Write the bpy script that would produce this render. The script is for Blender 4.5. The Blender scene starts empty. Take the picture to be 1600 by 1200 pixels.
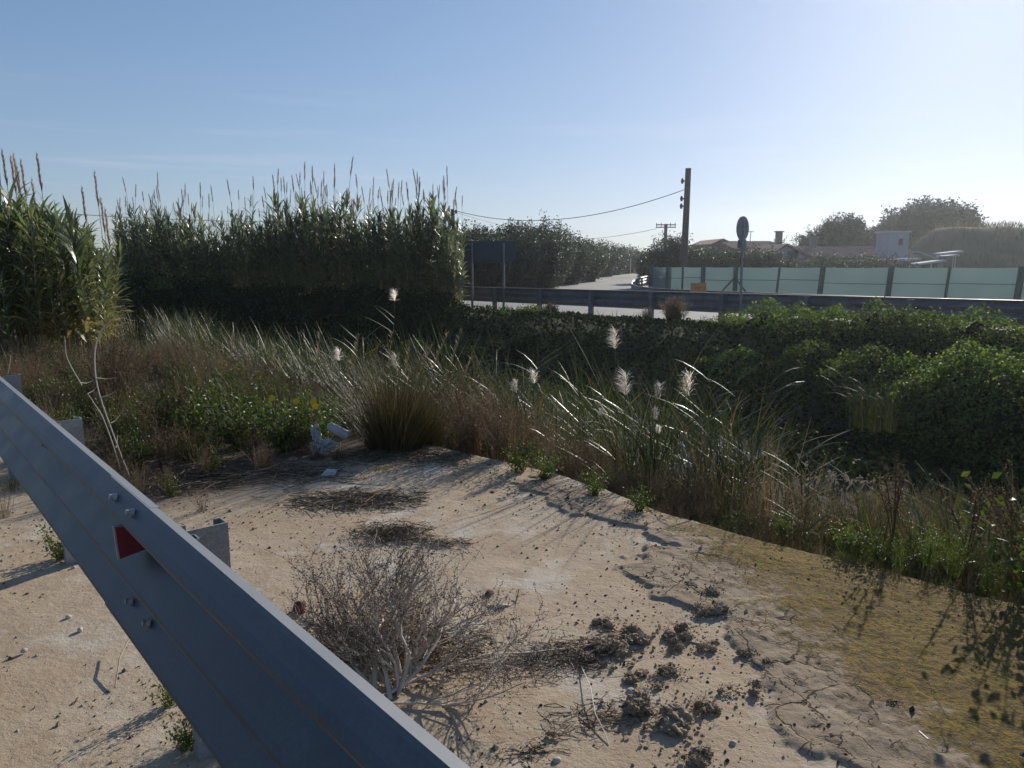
import bpy, math, random
import numpy as np
from mathutils import Vector
R = math.radians
random.seed(7)
rng = np.random.default_rng(11)
scene = bpy.context.scene
col = scene.collection

# ------------------------------------------------------------------ camera, sky, sun, exposure
H = 1.52
PITCH = R(9.4)
FPX = 1180.0            # focal length in pixels of a 1600 wide picture
cam_d = bpy.data.cameras.new("camera")
cam_d.sensor_width = 36.0
cam_d.lens = 36.0 * FPX / 1600.0
cam_d.clip_start = 0.05
cam_d.clip_end = 6000.0
cam = bpy.data.objects.new("camera", cam_d)
cam.location = (0, 0, H)
cam.rotation_euler = (R(90) - PITCH, 0, 0)
col.objects.link(cam)
scene.camera = cam

SUN_AZ, SUN_EL = R(31.5), R(22.5)
world = bpy.data.worlds.new("World")
scene.world = world
world.use_nodes = True
wt = world.node_tree
bg = wt.nodes["Background"]
sky = wt.nodes.new("ShaderNodeTexSky")
sky.sky_type = 'NISHITA'
sky.sun_disc = False
sky.sun_elevation = SUN_EL
sky.sun_rotation = SUN_AZ
sky.altitude = 0
sky.air_density = 1.0
sky.dust_density = 0.25
sky.ozone_density = 2.2
bg.inputs[1].default_value = 0.105
# the sky's brightness is rolled off towards the sun so that it keeps its blue
k1 = wt.nodes.new("ShaderNodeVectorMath"); k1.operation = 'MULTIPLY_ADD'; k1.inputs[1].default_value = (.108, .104, .082); k1.inputs[2].default_value = (1, 1, 1)
k2 = wt.nodes.new("ShaderNodeVectorMath"); k2.operation = 'DIVIDE'
k3 = wt.nodes.new("ShaderNodeVectorMath"); k3.operation = 'MULTIPLY'; k3.inputs[1].default_value = (.90, 1.0, 1.13)
wt.links.new(sky.outputs[0], k1.inputs[0]); wt.links.new(sky.outputs[0], k2.inputs[0]); wt.links.new(k1.outputs[0], k2.inputs[1])
wt.links.new(k2.outputs[0], k3.inputs[0])
# faint streaks of high cloud low over the horizon
tcw = wt.nodes.new("ShaderNodeTexCoord"); mpw = wt.nodes.new("ShaderNodeMapping"); mpw.inputs["Scale"].default_value = (1.6, 1.6, 34.0)
nzw = wt.nodes.new("ShaderNodeTexNoise"); nzw.inputs["Scale"].default_value = 1.7; nzw.inputs["Detail"].default_value = 6; nzw.inputs["Roughness"].default_value = .55
wt.links.new(tcw.outputs["Generated"], mpw.inputs[0]); wt.links.new(mpw.outputs[0], nzw.inputs[0])
m1 = wt.nodes.new("ShaderNodeMapRange"); m1.interpolation_type = 'SMOOTHSTEP'; m1.inputs[1].default_value = .50; m1.inputs[2].default_value = .72; m1.inputs[4].default_value = .15; wt.links.new(nzw.outputs[0], m1.inputs[0])
sxw = wt.nodes.new("ShaderNodeSeparateXYZ"); wt.links.new(tcw.outputs["Generated"], sxw.inputs[0])
m2 = wt.nodes.new("ShaderNodeMapRange"); m2.interpolation_type = 'SMOOTHSTEP'; m2.inputs[1].default_value = .24; m2.inputs[2].default_value = .06; wt.links.new(sxw.outputs[2], m2.inputs[0])
mm_ = wt.nodes.new("ShaderNodeMath"); mm_.operation = 'MULTIPLY'; wt.links.new(m1.outputs[0], mm_.inputs[0]); wt.links.new(m2.outputs[0], mm_.inputs[1])
mxw = wt.nodes.new("ShaderNodeMix"); mxw.data_type = 'RGBA'; wt.links.new(mm_.outputs[0], mxw.inputs[0]); wt.links.new(k3.outputs[0], mxw.inputs[6]); mxw.inputs[7].default_value = (7.2, 6.3, 6.6, 1)
wt.links.new(mxw.outputs[2], bg.inputs[0])

sun_d = bpy.data.lights.new("sun", 'SUN')
sun_d.energy = 4.2
sun_d.angle = R(0.55)
sun_d.color = (1.0, 0.93, 0.83)
sun = bpy.data.objects.new("sun", sun_d)
sdir = Vector((math.sin(SUN_AZ) * math.cos(SUN_EL), math.cos(SUN_AZ) * math.cos(SUN_EL), math.sin(SUN_EL)))
sun.rotation_euler = sdir.to_track_quat('Z', 'Y').to_euler()
sun.location = (20, 30, 20)
col.objects.link(sun)

vs = scene.view_settings
vs.view_transform = 'Standard'
vs.look = 'None'
vs.exposure = 0.36
vs.gamma = 1.0
scene.cycles.max_bounces = 8
scene.cycles.transparent_max_bounces = 8
scene.cycles.volume_bounces = 1

# ------------------------------------------------------------------ frame of the place
# the near guard rail, the ditch and the far road all run along D; N points across them
AZ = R(40.5)
DV = np.array([-math.sin(AZ), math.cos(AZ)])
NV = np.array([math.cos(AZ), math.sin(AZ)])

def W(a, n):
    return a * DV[0] + n * NV[0], a * DV[1] + n * NV[1]

def AN(x, y):
    return x * DV[0] + y * DV[1], x * NV[0] + y * NV[1]

def ray(px, py):
    x, y = px - 800.0, py - 600.0
    c, s = math.cos(PITCH), math.sin(PITCH)
    return np.array([x, FPX * c - y * s, -(y * c + FPX * s)])

def G(px, py, z=0.0):
    """the point of the place at height z that the photograph shows at px, py"""
    r = ray(px, py)
    k = (z - H) / r[2]
    return np.array([r[0] * k, r[1] * k, z])

def F(px, py, f):
    """the point f metres ahead that the photograph shows at px, py"""
    r = ray(px, py)
    k = f / r[1]
    return np.array([r[0] * k, f, H + r[2] * k])

def hsh(ix, iy, seed):
    h = (ix.astype(np.int64) * 374761393 + iy.astype(np.int64) * 668265263 + seed * 1442695041) & 0x7fffffff
    h = ((h ^ (h >> 13)) * 1274126177) & 0x7fffffff
    return ((h ^ (h >> 16)) & 0xffffff) / float(0xffffff)

def vn(x, y, seed=0):
    x = np.asarray(x, float); y = np.asarray(y, float)
    ix, iy = np.floor(x), np.floor(y)
    fx, fy = x - ix, y - iy
    fx = fx * fx * fx * (fx * (fx * 6 - 15) + 10); fy = fy * fy * fy * (fy * (fy * 6 - 15) + 10)
    a, b = hsh(ix, iy, seed), hsh(ix + 1, iy, seed)
    c, d = hsh(ix, iy + 1, seed), hsh(ix + 1, iy + 1, seed)
    return (a + (b - a) * fx) * (1 - fy) + (c + (d - c) * fx) * fy

def fbm(x, y, seed=0, o=4):
    v, s, t = 0.0, 1.0, 0.0
    for i in range(o):
        v = v + s * vn(x * 2 ** i, y * 2 ** i, seed + i * 17)
        t += s; s *= 0.5
    return v / t

def ss(e0, e1, x):
    t = np.clip((x - e0) / (e1 - e0), 0, 1)
    return t * t * (3 - 2 * t)

def zroad(a):
    return -0.10 - 0.0125 * (np.clip(a, -40, 60) - 11.0)

def shift(a):
    return -0.48 * np.clip(a - 17.0, 0, 40)

def edge_n(a):
    return 3.62 + 0.25 * (fbm(a * 0.8, a * 0 + 3.3, 5) - 0.5) + 0.07 * ss(3, 0, a) * 3 - 0.25 * ss(3.6, 5.6, a)

def mudmask(x, y):
    """1 where the layer of cracked mud lies on the smooth sandy slab"""
    nn = fbm(x * 1.5, y * 1.5, 31, 5) - 0.5
    d = (x - 0.74) + 0.28 * (y - 3.3) + nn * 0.95 + 0.14 * (fbm(x * 11, y * 11, 77, 3) - 0.5)
    return d

def terrain(a, n, fine=True):
    a = np.asarray(a, float); n = np.asarray(n, float)
    x, y = W(a, n)
    en = edge_n(a) + shift(a)
    q = n - en
    prof = np.interp(q, [-50, 0.0, 0.10, 0.9, 2.6, 3.4, 8.6, 9.4, 11.0, 11.6, 60], [0, 0, -0.14, -0.35, -1.15, -1.32, -1.32, -0.85, -0.15, -0.05, 0.0])
    lump = (fbm(x * 0.9, y * 0.9, 3) - 0.5) * 0.35 * ss(0.2, 2.0, q) * ss(12, 9, q)
    land = prof + lump
    z = land
    t = ss(10.9, 11.5, q) * 0 + ss(13.8, 15.0, n)
    z = z * (1 - t) + zroad(a) * t
    t2 = ss(24.0, 26.5, n)
    z = z * (1 - t2) + (-0.33) * t2
    # swell of the sandy lay-by
    near = ss(0.15, -0.3, q) * ss(9, 7, np.abs(a))
    z = z + near * 0.035 * (fbm(x * 0.8 + 4, y * 0.8, 9) - 0.5)
    if fine:
        m = mudmask(x, y)
        mm = ss(0.0, 0.035, m)
        z = z + near * ss(-.02, -.2, q) * (0.012 * mm * (0.75 + 0.5 * fbm(x * 5, y * 5, 41)) )
        m2 = ss(0.60, 0.615, fbm(x * 2.6 + 9, y * 2.6, 51, 5)) * mm
        z = z + near * 0.005 * m2
        z = z + near * (0.010 * (fbm(x * 7, y * 7, 13, 4) - 0.5) * (0.5 + mm) + 0.006 * (fbm(x * 28, y * 28, 15, 3) - 0.5) * (0.35 + mm))
        # shallow foot prints
    return z

def TZ(x, y, fine=False):
    a, n = AN(x, y)
    return terrain(a, n, fine)

# ------------------------------------------------------------------ mesh helpers
class Geo:
    def __init__(s):
        s.v, s.f, s.m, s.t, s.nv = [], [], [], [], 0
    def add(s, verts, faces, tint=None, mat=0):
        """verts (k,3), faces (m,4) or (m,3)"""
        verts = np.asarray(verts, float).reshape(-1, 3)
        faces = np.asarray(faces, int)
        s.v.append(verts)
        s.f.append(faces + s.nv)
        s.m.append(np.full(len(faces), mat, int))
        if tint is None: tint = np.full(len(verts), 0.5)
        s.t.append(np.broadcast_to(np.asarray(tint, float), (len(verts),)).copy())
        s.nv += len(verts)
    def mesh(s, name, mats, smooth=False, box_uv=False):
        me = bpy.data.meshes.new(name)
        V = np.concatenate(s.v)
        loops = np.concatenate([f.ravel() for f in s.f])
        cnt = np.concatenate([np.full(len(f), f.shape[1], int) for f in s.f])
        start = np.concatenate([[0], np.cumsum(cnt)[:-1]])
        me.vertices.add(len(V)); me.vertices.foreach_set("co", V.ravel().astype(np.float32))
        me.loops.add(len(loops)); me.loops.foreach_set("vertex_index", loops.astype(np.int32))
        me.polygons.add(len(cnt)); me.polygons.foreach_set("loop_start", start.astype(np.int32))
        me.polygons.foreach_set("loop_total", cnt.astype(np.int32))
        me.polygons.foreach_set("material_index", np.concatenate(s.m).astype(np.int32))
        me.polygons.foreach_set("use_smooth", np.full(len(cnt), bool(smooth)))
        at = me.attributes.new("tint", 'FLOAT', 'POINT')
        at.data.foreach_set("value", np.concatenate(s.t).astype(np.float32))
        for m in (mats if isinstance(mats, (list, tuple)) else [mats]):
            me.materials.append(m)
        me.update(calc_edges=True)
        return me

def link(name, me, parent=None, loc=(0, 0, 0), rz=0.0, sc=None):
    o = bpy.data.objects.new(name, me)
    col.objects.link(o)
    o.location = loc
    if rz: o.rotation_euler = (0, 0, rz)
    if sc is not None: o.scale = sc if hasattr(sc, '__len__') else (sc, sc, sc)
    if parent: o.parent = parent
    return o

def build(name, g, mats, parent=None, smooth=False, **kw):
    return link(name, g.mesh(name, mats, smooth), parent, **kw)

def tag(o, label=None, cat=None, group=None, kind=None):
    if label: o['label'] = label
    if cat: o['category'] = cat
    if group: o['group'] = group
    if kind: o['kind'] = kind
    return o

def empty(name, loc=(0, 0, 0), rz=0.0):
    o = bpy.data.objects.new(name, None)
    o.location = loc; o.rotation_euler = (0, 0, rz); o.empty_display_size = 0.2
    col.objects.link(o)
    return o

def copy_tree(o, loc=None, rz=None, sc=None, tilt=(0, 0)):
    c = o.copy(); col.objects.link(c)
    for ch in o.children:
        d = ch.copy(); col.objects.link(d); d.parent = c
        for g2 in ch.children:
            e = g2.copy(); col.objects.link(e); e.parent = d
    if loc is not None: c.location = loc
    if rz is not None: c.rotation_euler = (tilt[0], tilt[1], rz)
    if sc is not None: c.scale = sc if hasattr(sc, '__len__') else (sc, sc, sc)
    return c

def box(g, c, size, rz=0.0, tint=None, mat=0, top=1.0):
    """box with centre c, full size, turned rz; top shrinks the upper face"""
    x, y, z = [q / 2 for q in size]
    V = np.array([[-x, -y, -z], [x, -y, -z], [x, y, -z], [-x, y, -z], [-x * top, -y * top, z], [x * top, -y * top, z], [x * top, y * top, z], [-x * top, y * top, z]])
    cs, sn = math.cos(rz), math.sin(rz)
    V = np.stack([V[:, 0] * cs - V[:, 1] * sn, V[:, 0] * sn + V[:, 1] * cs, V[:, 2]], 1) + np.array(c)
    g.add(V, [[0, 3, 2, 1], [4, 5, 6, 7], [0, 1, 5, 4], [1, 2, 6, 5], [2, 3, 7, 6], [3, 0, 4, 7]], tint, mat)

def tubes(g, P, Rr, sides=4, tint=None, mat=0, cap=True):
    """P (N,k,3) polylines, Rr (N,k) radii"""
    P = np.asarray(P, float); Rr = np.asarray(Rr, float)
    if P.ndim == 2: P = P[None]; Rr = Rr[None]
    N, k, _ = P.shape
    T = np.gradient(P, axis=1)
    T /= np.linalg.norm(T, axis=2, keepdims=True) + 1e-9
    ref = np.zeros_like(T); ref[..., 2] = 1.0
    flat = np.abs(T[..., 2]) > 0.9
    ref[flat] = (1.0, 0.0, 0.0)
    U = np.cross(T, ref); U /= np.linalg.norm(U, axis=2, keepdims=True) + 1e-9
    for i in range(1, k):          # keep the ring from flipping along the tube
        u = U[:, i - 1] - T[:, i] * np.sum(U[:, i - 1] * T[:, i], 1, keepdims=True)
        U[:, i] = u / (np.linalg.norm(u, axis=1, keepdims=True) + 1e-9)
    Vv = np.cross(T, U)
    ang = np.arange(sides) * 2 * math.pi / sides
    ring = P[:, :, None, :] + Rr[:, :, None, None] * (np.cos(ang)[None, None, :, None] * U[:, :, None, :] + np.sin(ang)[None, None, :, None] * Vv[:, :, None, :])
    verts = ring.reshape(-1, 3)
    b = (np.arange(N)[:, None, None] * k + np.arange(k - 1)[None, :, None]) * sides
    s0 = np.arange(sides)[None, None, :]; s1 = (s0 + 1) % sides
    faces = np.stack([b + s0, b + s1, b + sides + s1, b + sides + s0], -1).reshape(-1, 4)
    if tint is not None and np.ndim(tint) == 1: tint = np.repeat(np.asarray(tint), k * sides)
    off = g.nv
    g.add(verts, faces, tint, mat)
    if cap:
        for e in (0, k - 1):
            base = (np.arange(N) * k + e) * sides
            if sides == 3: fc = base[:, None] + np.array([0, 1, 2])
            elif sides == 4: fc = base[:, None] + np.array([0, 1, 2, 3])
            else: fc = np.concatenate([base[:, None] + np.array([0, j, j + 1]) for j in range(1, sides - 1)])
            g.f.append(fc + off); g.m.append(np.full(len(fc), mat, int))

def blades(g, base, az, tilt, length, width, droop, seg=4, twist=None, tint=None, mat=0, prof=None):
    """N grass-like blades; tilt from the vertical, bending over by droop"""
    base = np.asarray(base, float); N = len(base)
    az, tilt, length, width, droop = [np.broadcast_to(np.asarray(q, float), (N,)) for q in (az, tilt, length, width, droop)]
    if twist is None: twist = rng.uniform(-0.8, 0.8, N)
    h = np.stack([np.cos(az), np.sin(az), np.zeros(N)], 1)
    side = np.stack([-np.sin(az), np.cos(az), np.zeros(N)], 1)
    up = np.array([0, 0, 1.0])
    pts = [base]; dirs = []
    for i in range(seg):
        th = tilt + droop * ((i + 0.5) / seg) ** 1.4
        d = h * np.sin(th)[:, None] + up * np.cos(th)[:, None]
        dirs.append(d); pts.append(pts[-1] + d * (length / seg)[:, None])
    dirs.append(dirs[-1])
    if prof is None: prof = np.interp(np.linspace(0, 1, seg + 1), [0, .25, .6, 1], [.6, 1, .8, .06])
    V = np.zeros((N, seg + 1, 2, 3))
    for i in range(seg + 1):
        d = dirs[i]; nrm = np.cross(side, d)
        tw = twist * (i / seg)
        w = side * np.cos(tw)[:, None] + nrm * np.sin(tw)[:, None]
        V[:, i, 0] = pts[i] - w * (width * prof[i] / 2)[:, None]
        V[:, i, 1] = pts[i] + w * (width * prof[i] / 2)[:, None]
    b = (np.arange(N)[:, None] * (seg + 1) + np.arange(seg)[None]) * 2
    faces = np.stack([b, b + 1, b + 3, b + 2], -1).reshape(-1, 4)
    if tint is None: tint = rng.uniform(0, 1, N)
    g.add(V.reshape(-1, 3), faces, np.repeat(np.broadcast_to(tint, (N,)), (seg + 1) * 2), mat)
    return np.stack(pts, 1)

def leaves(g, c, L, Wd, nrm=None, jit=1.0, tint=None, mat=0, dirv=None):
    """diamond leaves folded a little; nrm biases which way they face"""
    c = np.asarray(c, float); N = len(c)
    r = rng.normal(size=(N, 3))
    if nrm is not None: r = np.asarray(nrm) + r * jit
    r /= np.linalg.norm(r, axis=1, keepdims=True) + 1e-9
    q = rng.normal(size=(N, 3)) if dirv is None else np.asarray(dirv) + rng.normal(size=(N, 3)) * 0.25
    u = np.cross(r, q); u = np.cross(u, r)
    u /= np.linalg.norm(u, axis=1, keepdims=True) + 1e-9
    v = np.cross(r, u)
    L = np.broadcast_to(L, (N,))[:, None]; Wd = np.broadcast_to(Wd, (N,))[:, None]
    p0 = c - u * L / 2; p2 = c + u * L / 2
    p1 = c + v * Wd / 2 + r * Wd * 0.18 - u * L * 0.08; p3 = c - v * Wd / 2 + r * Wd * 0.18 - u * L * 0.08
    V = np.stack([p0, p1, p2, p3], 1).reshape(-1, 3)
    i = np.arange(N)[:, None] * 4
    if tint is None: tint = rng.uniform(0, 1, N)
    g.add(V, np.concatenate([i + [0, 1, 2], i + [0, 2, 3]]), np.repeat(np.broadcast_to(tint, (N,)), 4), mat)

def ico(sub=2):
    import bmesh
    bm = bmesh.new(); bmesh.ops.create_icosphere(bm, subdivisions=sub, radius=1.0)
    V = np.array([v.co[:] for v in bm.verts]); Fc = np.array([[v.index for v in f.verts] for f in bm.faces])
    bm.free()
    return V, Fc
ICO = {i: ico(i) for i in (1, 2, 3, 4)}

def n3(p, s, seed):
    return (fbm(p[:, 0] * s + p[:, 2] * s * 0.7, p[:, 1] * s - p[:, 2] * s * 0.6, seed, 4) + fbm(p[:, 2] * s + 5, p[:, 0] * s * 0.8 - p[:, 1] * s * .5, seed + 3, 4)) - 1.0

def lump(g, c, size, sub=3, amp=0.35, sc=2.0, seed=0, tint=0.5, mat=0, flat=None, rz=0.0):
    V, Fc = ICO[sub]
    r = 1 + amp * n3(V, sc, seed) * 1.6 + amp * 0.5 * n3(V, sc * 3.1, seed + 9)
    P = V * r[:, None] * np.asarray(size)
    if flat is not None: P[:, 2] = np.maximum(P[:, 2], flat)
    cs, sn = math.cos(rz), math.sin(rz)
    P = np.stack([P[:, 0] * cs - P[:, 1] * sn, P[:, 0] * sn + P[:, 1] * cs, P[:, 2]], 1)
    g.add(P + np.asarray(c), Fc, tint, mat)

# ------------------------------------------------------------------ materials
def mat(name):
    m = bpy.data.materials.new(name); m.use_nodes = True
    nt = m.node_tree
    return m, nt, nt.nodes, nt.links, nt.nodes["Principled BSDF"]

def ramp(nd, cols, pos=None, interp='LINEAR'):
    r = nd.new("ShaderNodeValToRGB"); r.color_ramp.interpolation = interp
    pos = pos or [i / (len(cols) - 1) for i in range(len(cols))]
    el = r.color_ramp.elements
    while len(el) < len(cols): el.new(0.5)
    for e, p, c in zip(el, pos, cols):
        e.position = p; e.color = (*c, 1)
    return r

def foliage(name, cols, rough=0.5, trans=0.35, spec=0.4, vary=0.35, back=None):
    m, nt, nd, lk, pb = mat(name)
    at = nd.new("ShaderNodeAttribute"); at.attribute_name = "tint"
    rp = ramp(nd, cols)
    lk.new(at.outputs["Fac"], rp.inputs[0])
    oi = nd.new("ShaderNodeObjectInfo")
    mr = nd.new("ShaderNodeMapRange"); mr.inputs[3].default_value = 1 - vary; mr.inputs[4].default_value = 1 + vary * 0.7
    lk.new(oi.outputs["Random"], mr.inputs[0])
    tc = nd.new("ShaderNodeTexCoord"); ns = nd.new("ShaderNodeTexNoise"); ns.inputs["Scale"].default_value = 2.3; ns.inputs["Detail"].default_value = 3
    lk.new(tc.outputs["Object"], ns.inputs[0])
    m2 = nd.new("ShaderNodeMapRange"); m2.inputs[1].default_value = .3; m2.inputs[2].default_value = .7; m2.inputs[3].default_value = .7; m2.inputs[4].default_value = 1.3
    lk.new(ns.outputs[0], m2.inputs[0])
    mu = nd.new("ShaderNodeMath"); mu.operation = 'MULTIPLY'
    lk.new(mr.outputs[0], mu.inputs[0]); lk.new(m2.outputs[0], mu.inputs[1])
    vm = nd.new("ShaderNodeVectorMath"); vm.operation = 'SCALE'
    lk.new(rp.outputs[0], vm.inputs[0]); lk.new(mu.outputs[0], vm.inputs["Scale"])
    lk.new(vm.outputs[0], pb.inputs["Base Color"])
    pb.inputs["Roughness"].default_value = rough
    pb.inputs["Specular IOR Level"].default_value = spec
    if trans > 0:
        tr = nd.new("ShaderNodeBsdfTranslucent")
        hs = nd.new("ShaderNodeHueSaturation"); hs.inputs["Saturation"].default_value = 1.15; hs.inputs["Value"].default_value = 1.5; hs.inputs["Hue"].default_value = 0.49
        lk.new(vm.outputs[0], hs.inputs["Color"]); lk.new(hs.outputs[0], tr.inputs[0])
        mx = nd.new("ShaderNodeMixShader"); mx.inputs[0].default_value = trans
        lk.new(pb.outputs[0], mx.inputs[1]); lk.new(tr.outputs[0], mx.inputs[2])
        lk.new(mx.outputs[0], nd["Material Output"].inputs[0])
    return m

def solid(name, c, rough=0.7, metal=0.0, nscale=8.0, namp=0.25, bump=0.0, bscale=40.0, spec=0.5, c2=None):
    m, nt, nd, lk, pb = mat(name)
    tc = nd.new("ShaderNodeTexCoord"); ns = nd.new("ShaderNodeTexNoise")
    ns.inputs["Scale"].default_value = nscale; ns.inputs["Detail"].default_value = 6; ns.inputs["Roughness"].default_value = .6
    lk.new(tc.outputs["Object"], ns.inputs[0])
    if c2 is None: a, b = tuple(q * (1 - namp) for q in c), tuple(min(1, q * (1 + namp)) for q in c)
    else: a, b = c, c2
    rp = ramp(nd, [a, b], [.3, .7]); lk.new(ns.outputs[0], rp.inputs[0]); lk.new(rp.outputs[0], pb.inputs["Base Color"])
    pb.inputs["Roughness"].default_value = rough; pb.inputs["Metallic"].default_value = metal; pb.inputs["Specular IOR Level"].default_value = spec
    if bump:
        n2 = nd.new("ShaderNodeTexNoise"); n2.inputs["Scale"].default_value = bscale; n2.inputs["Detail"].default_value = 5
        lk.new(tc.outputs["Object"], n2.inputs[0])
        bp = nd.new("ShaderNodeBump"); bp.inputs["Strength"].default_value = bump; bp.inputs["Distance"].default_value = 0.01
        lk.new(n2.outputs[0], bp.inputs["Height"]); lk.new(bp.outputs[0], pb.inputs["Normal"])
    return m

M = {}
M['cane'] = foliage('cane_leaf', [(.075, .10, .045), (.13, .16, .07), (.24, .23, .10), (.46, .37, .15)], .36, .42, .7, vary=.3)
M['cane_far'] = foliage('far_cane_leaf', [(.08, .11, .065), (.14, .17, .09), (.25, .245, .125), (.48, .37, .18)], .36, .45, .7, vary=.35)
M['cane_stem'] = foliage('cane_stem', [(.12, .13, .05), (.30, .25, .12)], .5, 0)
M['plume'] = foliage('cane_plume', [(.20, .14, .11), (.34, .25, .19), (.46, .36, .28)], .8, .3, .1)
M['white_plume'] = foliage('reed_plume', [(.55, .51, .45), (.72, .69, .63), (.85, .82, .77)], .8, .45, .1)
M['reed'] = foliage('reed_blade', [(.022, .042, .015), (.042, .066, .02), (.09, .10, .03), (.25, .19, .075)], .46, .2, .5)
M['reed_dry'] = foliage('dry_blade', [(.11, .08, .045), (.20, .15, .09), (.36, .29, .18)], .55, .25, .3)
M['weed_brown'] = foliage('brown_weed', [(.045, .034, .022), (.085, .062, .04), (.14, .10, .06), (.20, .15, .09)], .7, .2, .2)
M['weed_green'] = foliage('green_weed', [(.03, .052, .014), (.055, .09, .02), (.09, .13, .03), (.13, .15, .045)], .5, .35, .4)
M['grass'] = foliage('tuft_grass', [(.045, .05, .02), (.08, .08, .03), (.14, .115, .05), (.24, .17, .09)], .55, .25, .35)
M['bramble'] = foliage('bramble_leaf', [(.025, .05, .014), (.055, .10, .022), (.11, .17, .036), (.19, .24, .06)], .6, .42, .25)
M['shade_leaf'] = foliage('shade_dark_leaf', [(.010, .020, .008), (.020, .036, .012), (.035, .06, .018), (.06, .085, .025)], .8, .15, .12)  # leaf green darkened to paint in the deep shade below the canes
M['core'] = solid('light_block_filler', (.012, .016, .009), .95, spec=.1)  # near-black filler added inside mounds and crowns to block light
M['olive'] = foliage('tree_leaf', [(.03, .045, .022), (.055, .075, .04), (.09, .11, .065)], .5, .2, .4)
M['pine'] = foliage('pine_leaf', [(.018, .03, .016), (.03, .048, .022), (.05, .07, .03)], .6, .1, .3)
M['bark'] = solid('bark', (.10, .075, .055), .9, bump=.5, bscale=20)
M['twig'] = foliage('dead_twig', [(.26, .20, .15), (.46, .39, .32), (.64, .58, .50)], .75, 0, .25, vary=0.0)
M['seed'] = foliage('seed_husk', [(.07, .05, .035), (.17, .12, .085)], .9, 0, .1, vary=0)
M['yellow'] = solid('petal', (.75, .50, .02), .6)
M['clod'] = solid('clod', (.16, .12, .08), .95, nscale=22, c2=(.40, .31, .21), bump=.9, bscale=60, spec=.15)
M['clod_red'] = solid('red_clay', (.15, .05, .03), .85, nscale=20, namp=.4, bump=.6, bscale=70)
M['stone'] = solid('stone', (.42, .38, .34), .8, nscale=12, namp=.3, bump=.5, bscale=40)
M['crumb'] = foliage('crumb', [(.06, .04, .026), (.14, .10, .065), (.30, .235, .16), (.46, .39, .31)], .9, 0, .1, vary=0)
M['white'] = solid('white_plastic', (.48, .48, .47), .4, nscale=6, namp=.15)
M['cream'] = solid('cream', (.62, .55, .38), .6, nscale=10, namp=.15)
M['wood'] = solid('weathered_pole', (.075, .062, .055), .85, nscale=6, namp=.35, bump=.3)
M['darkmetal'] = solid('grey_sign_back', (.055, .07, .095), .55, metal=.3)
M['postmetal'] = solid('post_metal', (.20, .21, .22), .5, metal=.6)
M['wire'] = solid('wire', (.05, .05, .055), .6)

def steel(name, base, rough, metal, spangle=140.0):
    m, nt, nd, lk, pb = mat(name)
    tc = nd.new("ShaderNodeTexCoord")
    vo = nd.new("ShaderNodeTexVoronoi"); vo.inputs["Scale"].default_value = spangle
    n1 = nd.new("ShaderNodeTexNoise"); n1.inputs["Scale"].default_value = 3.0; n1.inputs["Detail"].default_value = 8; n1.inputs["Roughness"].default_value = .65
    mp = nd.new("ShaderNodeMapping"); mp.inputs["Scale"].default_value = (1, 1, 1)
    lk.new(tc.outputs["Object"], mp.inputs[0]); lk.new(mp.outputs[0], vo.inputs[0]); lk.new(tc.outputs["Object"], n1.inputs[0])
    sp = nd.new("ShaderNodeSeparateColor"); lk.new(vo.outputs["Color"], sp.inputs[0])
    a = nd.new("ShaderNodeMath"); a.operation = 'MULTIPLY_ADD'; a.inputs[1].default_value = .13; lk.new(sp.outputs[0], a.inputs[0]); lk.new(n1.outputs[0], a.inputs[2])
    rp = ramp(nd, [tuple(q * .55 for q in base), base, tuple(min(1, q * 1.5) for q in base)], [.35, .6, .85])
    lk.new(a.outputs[0], rp.inputs[0]); lk.new(rp.outputs[0], pb.inputs["Base Color"])
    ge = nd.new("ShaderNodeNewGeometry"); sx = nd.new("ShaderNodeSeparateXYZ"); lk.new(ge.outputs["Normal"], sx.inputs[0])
    up_lit = nd.new("ShaderNodeMapRange"); up_lit.interpolation_type = 'SMOOTHSTEP'; up_lit.inputs[1].default_value = .62; up_lit.inputs[2].default_value = .95; up_lit.inputs[4].default_value = .85; lk.new(sx.outputs[2], up_lit.inputs[0])  # upward faces painted paler, the sunlit look of the top lip
    up_lit_mix = nd.new("ShaderNodeMix"); up_lit_mix.data_type = 'RGBA'; lk.new(up_lit.outputs[0], up_lit_mix.inputs[0]); lk.new(rp.outputs[0], up_lit_mix.inputs[6]); up_lit_mix.inputs[7].default_value = (.34, .335, .32, 1)
    lk.new(up_lit_mix.outputs[2], pb.inputs["Base Color"])
    pb.inputs["Metallic"].default_value = metal
    mr = nd.new("ShaderNodeMapRange"); mr.inputs[1].default_value = .3; mr.inputs[2].default_value = .8; mr.inputs[3].default_value = rough - .08; mr.inputs[4].default_value = rough + .14
    lk.new(n1.outputs[0], mr.inputs[0]); lk.new(mr.outputs[0], pb.inputs["Roughness"])
    bp = nd.new("ShaderNodeBump"); bp.inputs["Strength"].default_value = .12; bp.inputs["Distance"].default_value = .002
    n2 = nd.new("ShaderNodeTexNoise"); n2.inputs["Scale"].default_value = 12; n2.inputs["Detail"].default_value = 4
    lk.new(tc.outputs["Object"], n2.inputs[0]); lk.new(n2.outputs[0], bp.inputs["Height"]); lk.new(bp.outputs[0], pb.inputs["Normal"])
    return m
M['steel'] = steel('galvanised_steel', (.042, .060, .085), .42, .3)
M['steel_lit'] = steel('galvanised_lit', (.30, .31, .31), .5, .15)  # lighter copy of the beam steel, the light on the posts painted in
M['steel_far'] = steel('far_galvanised_steel', (.14, .155, .18), .6, .4, 30)

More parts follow.
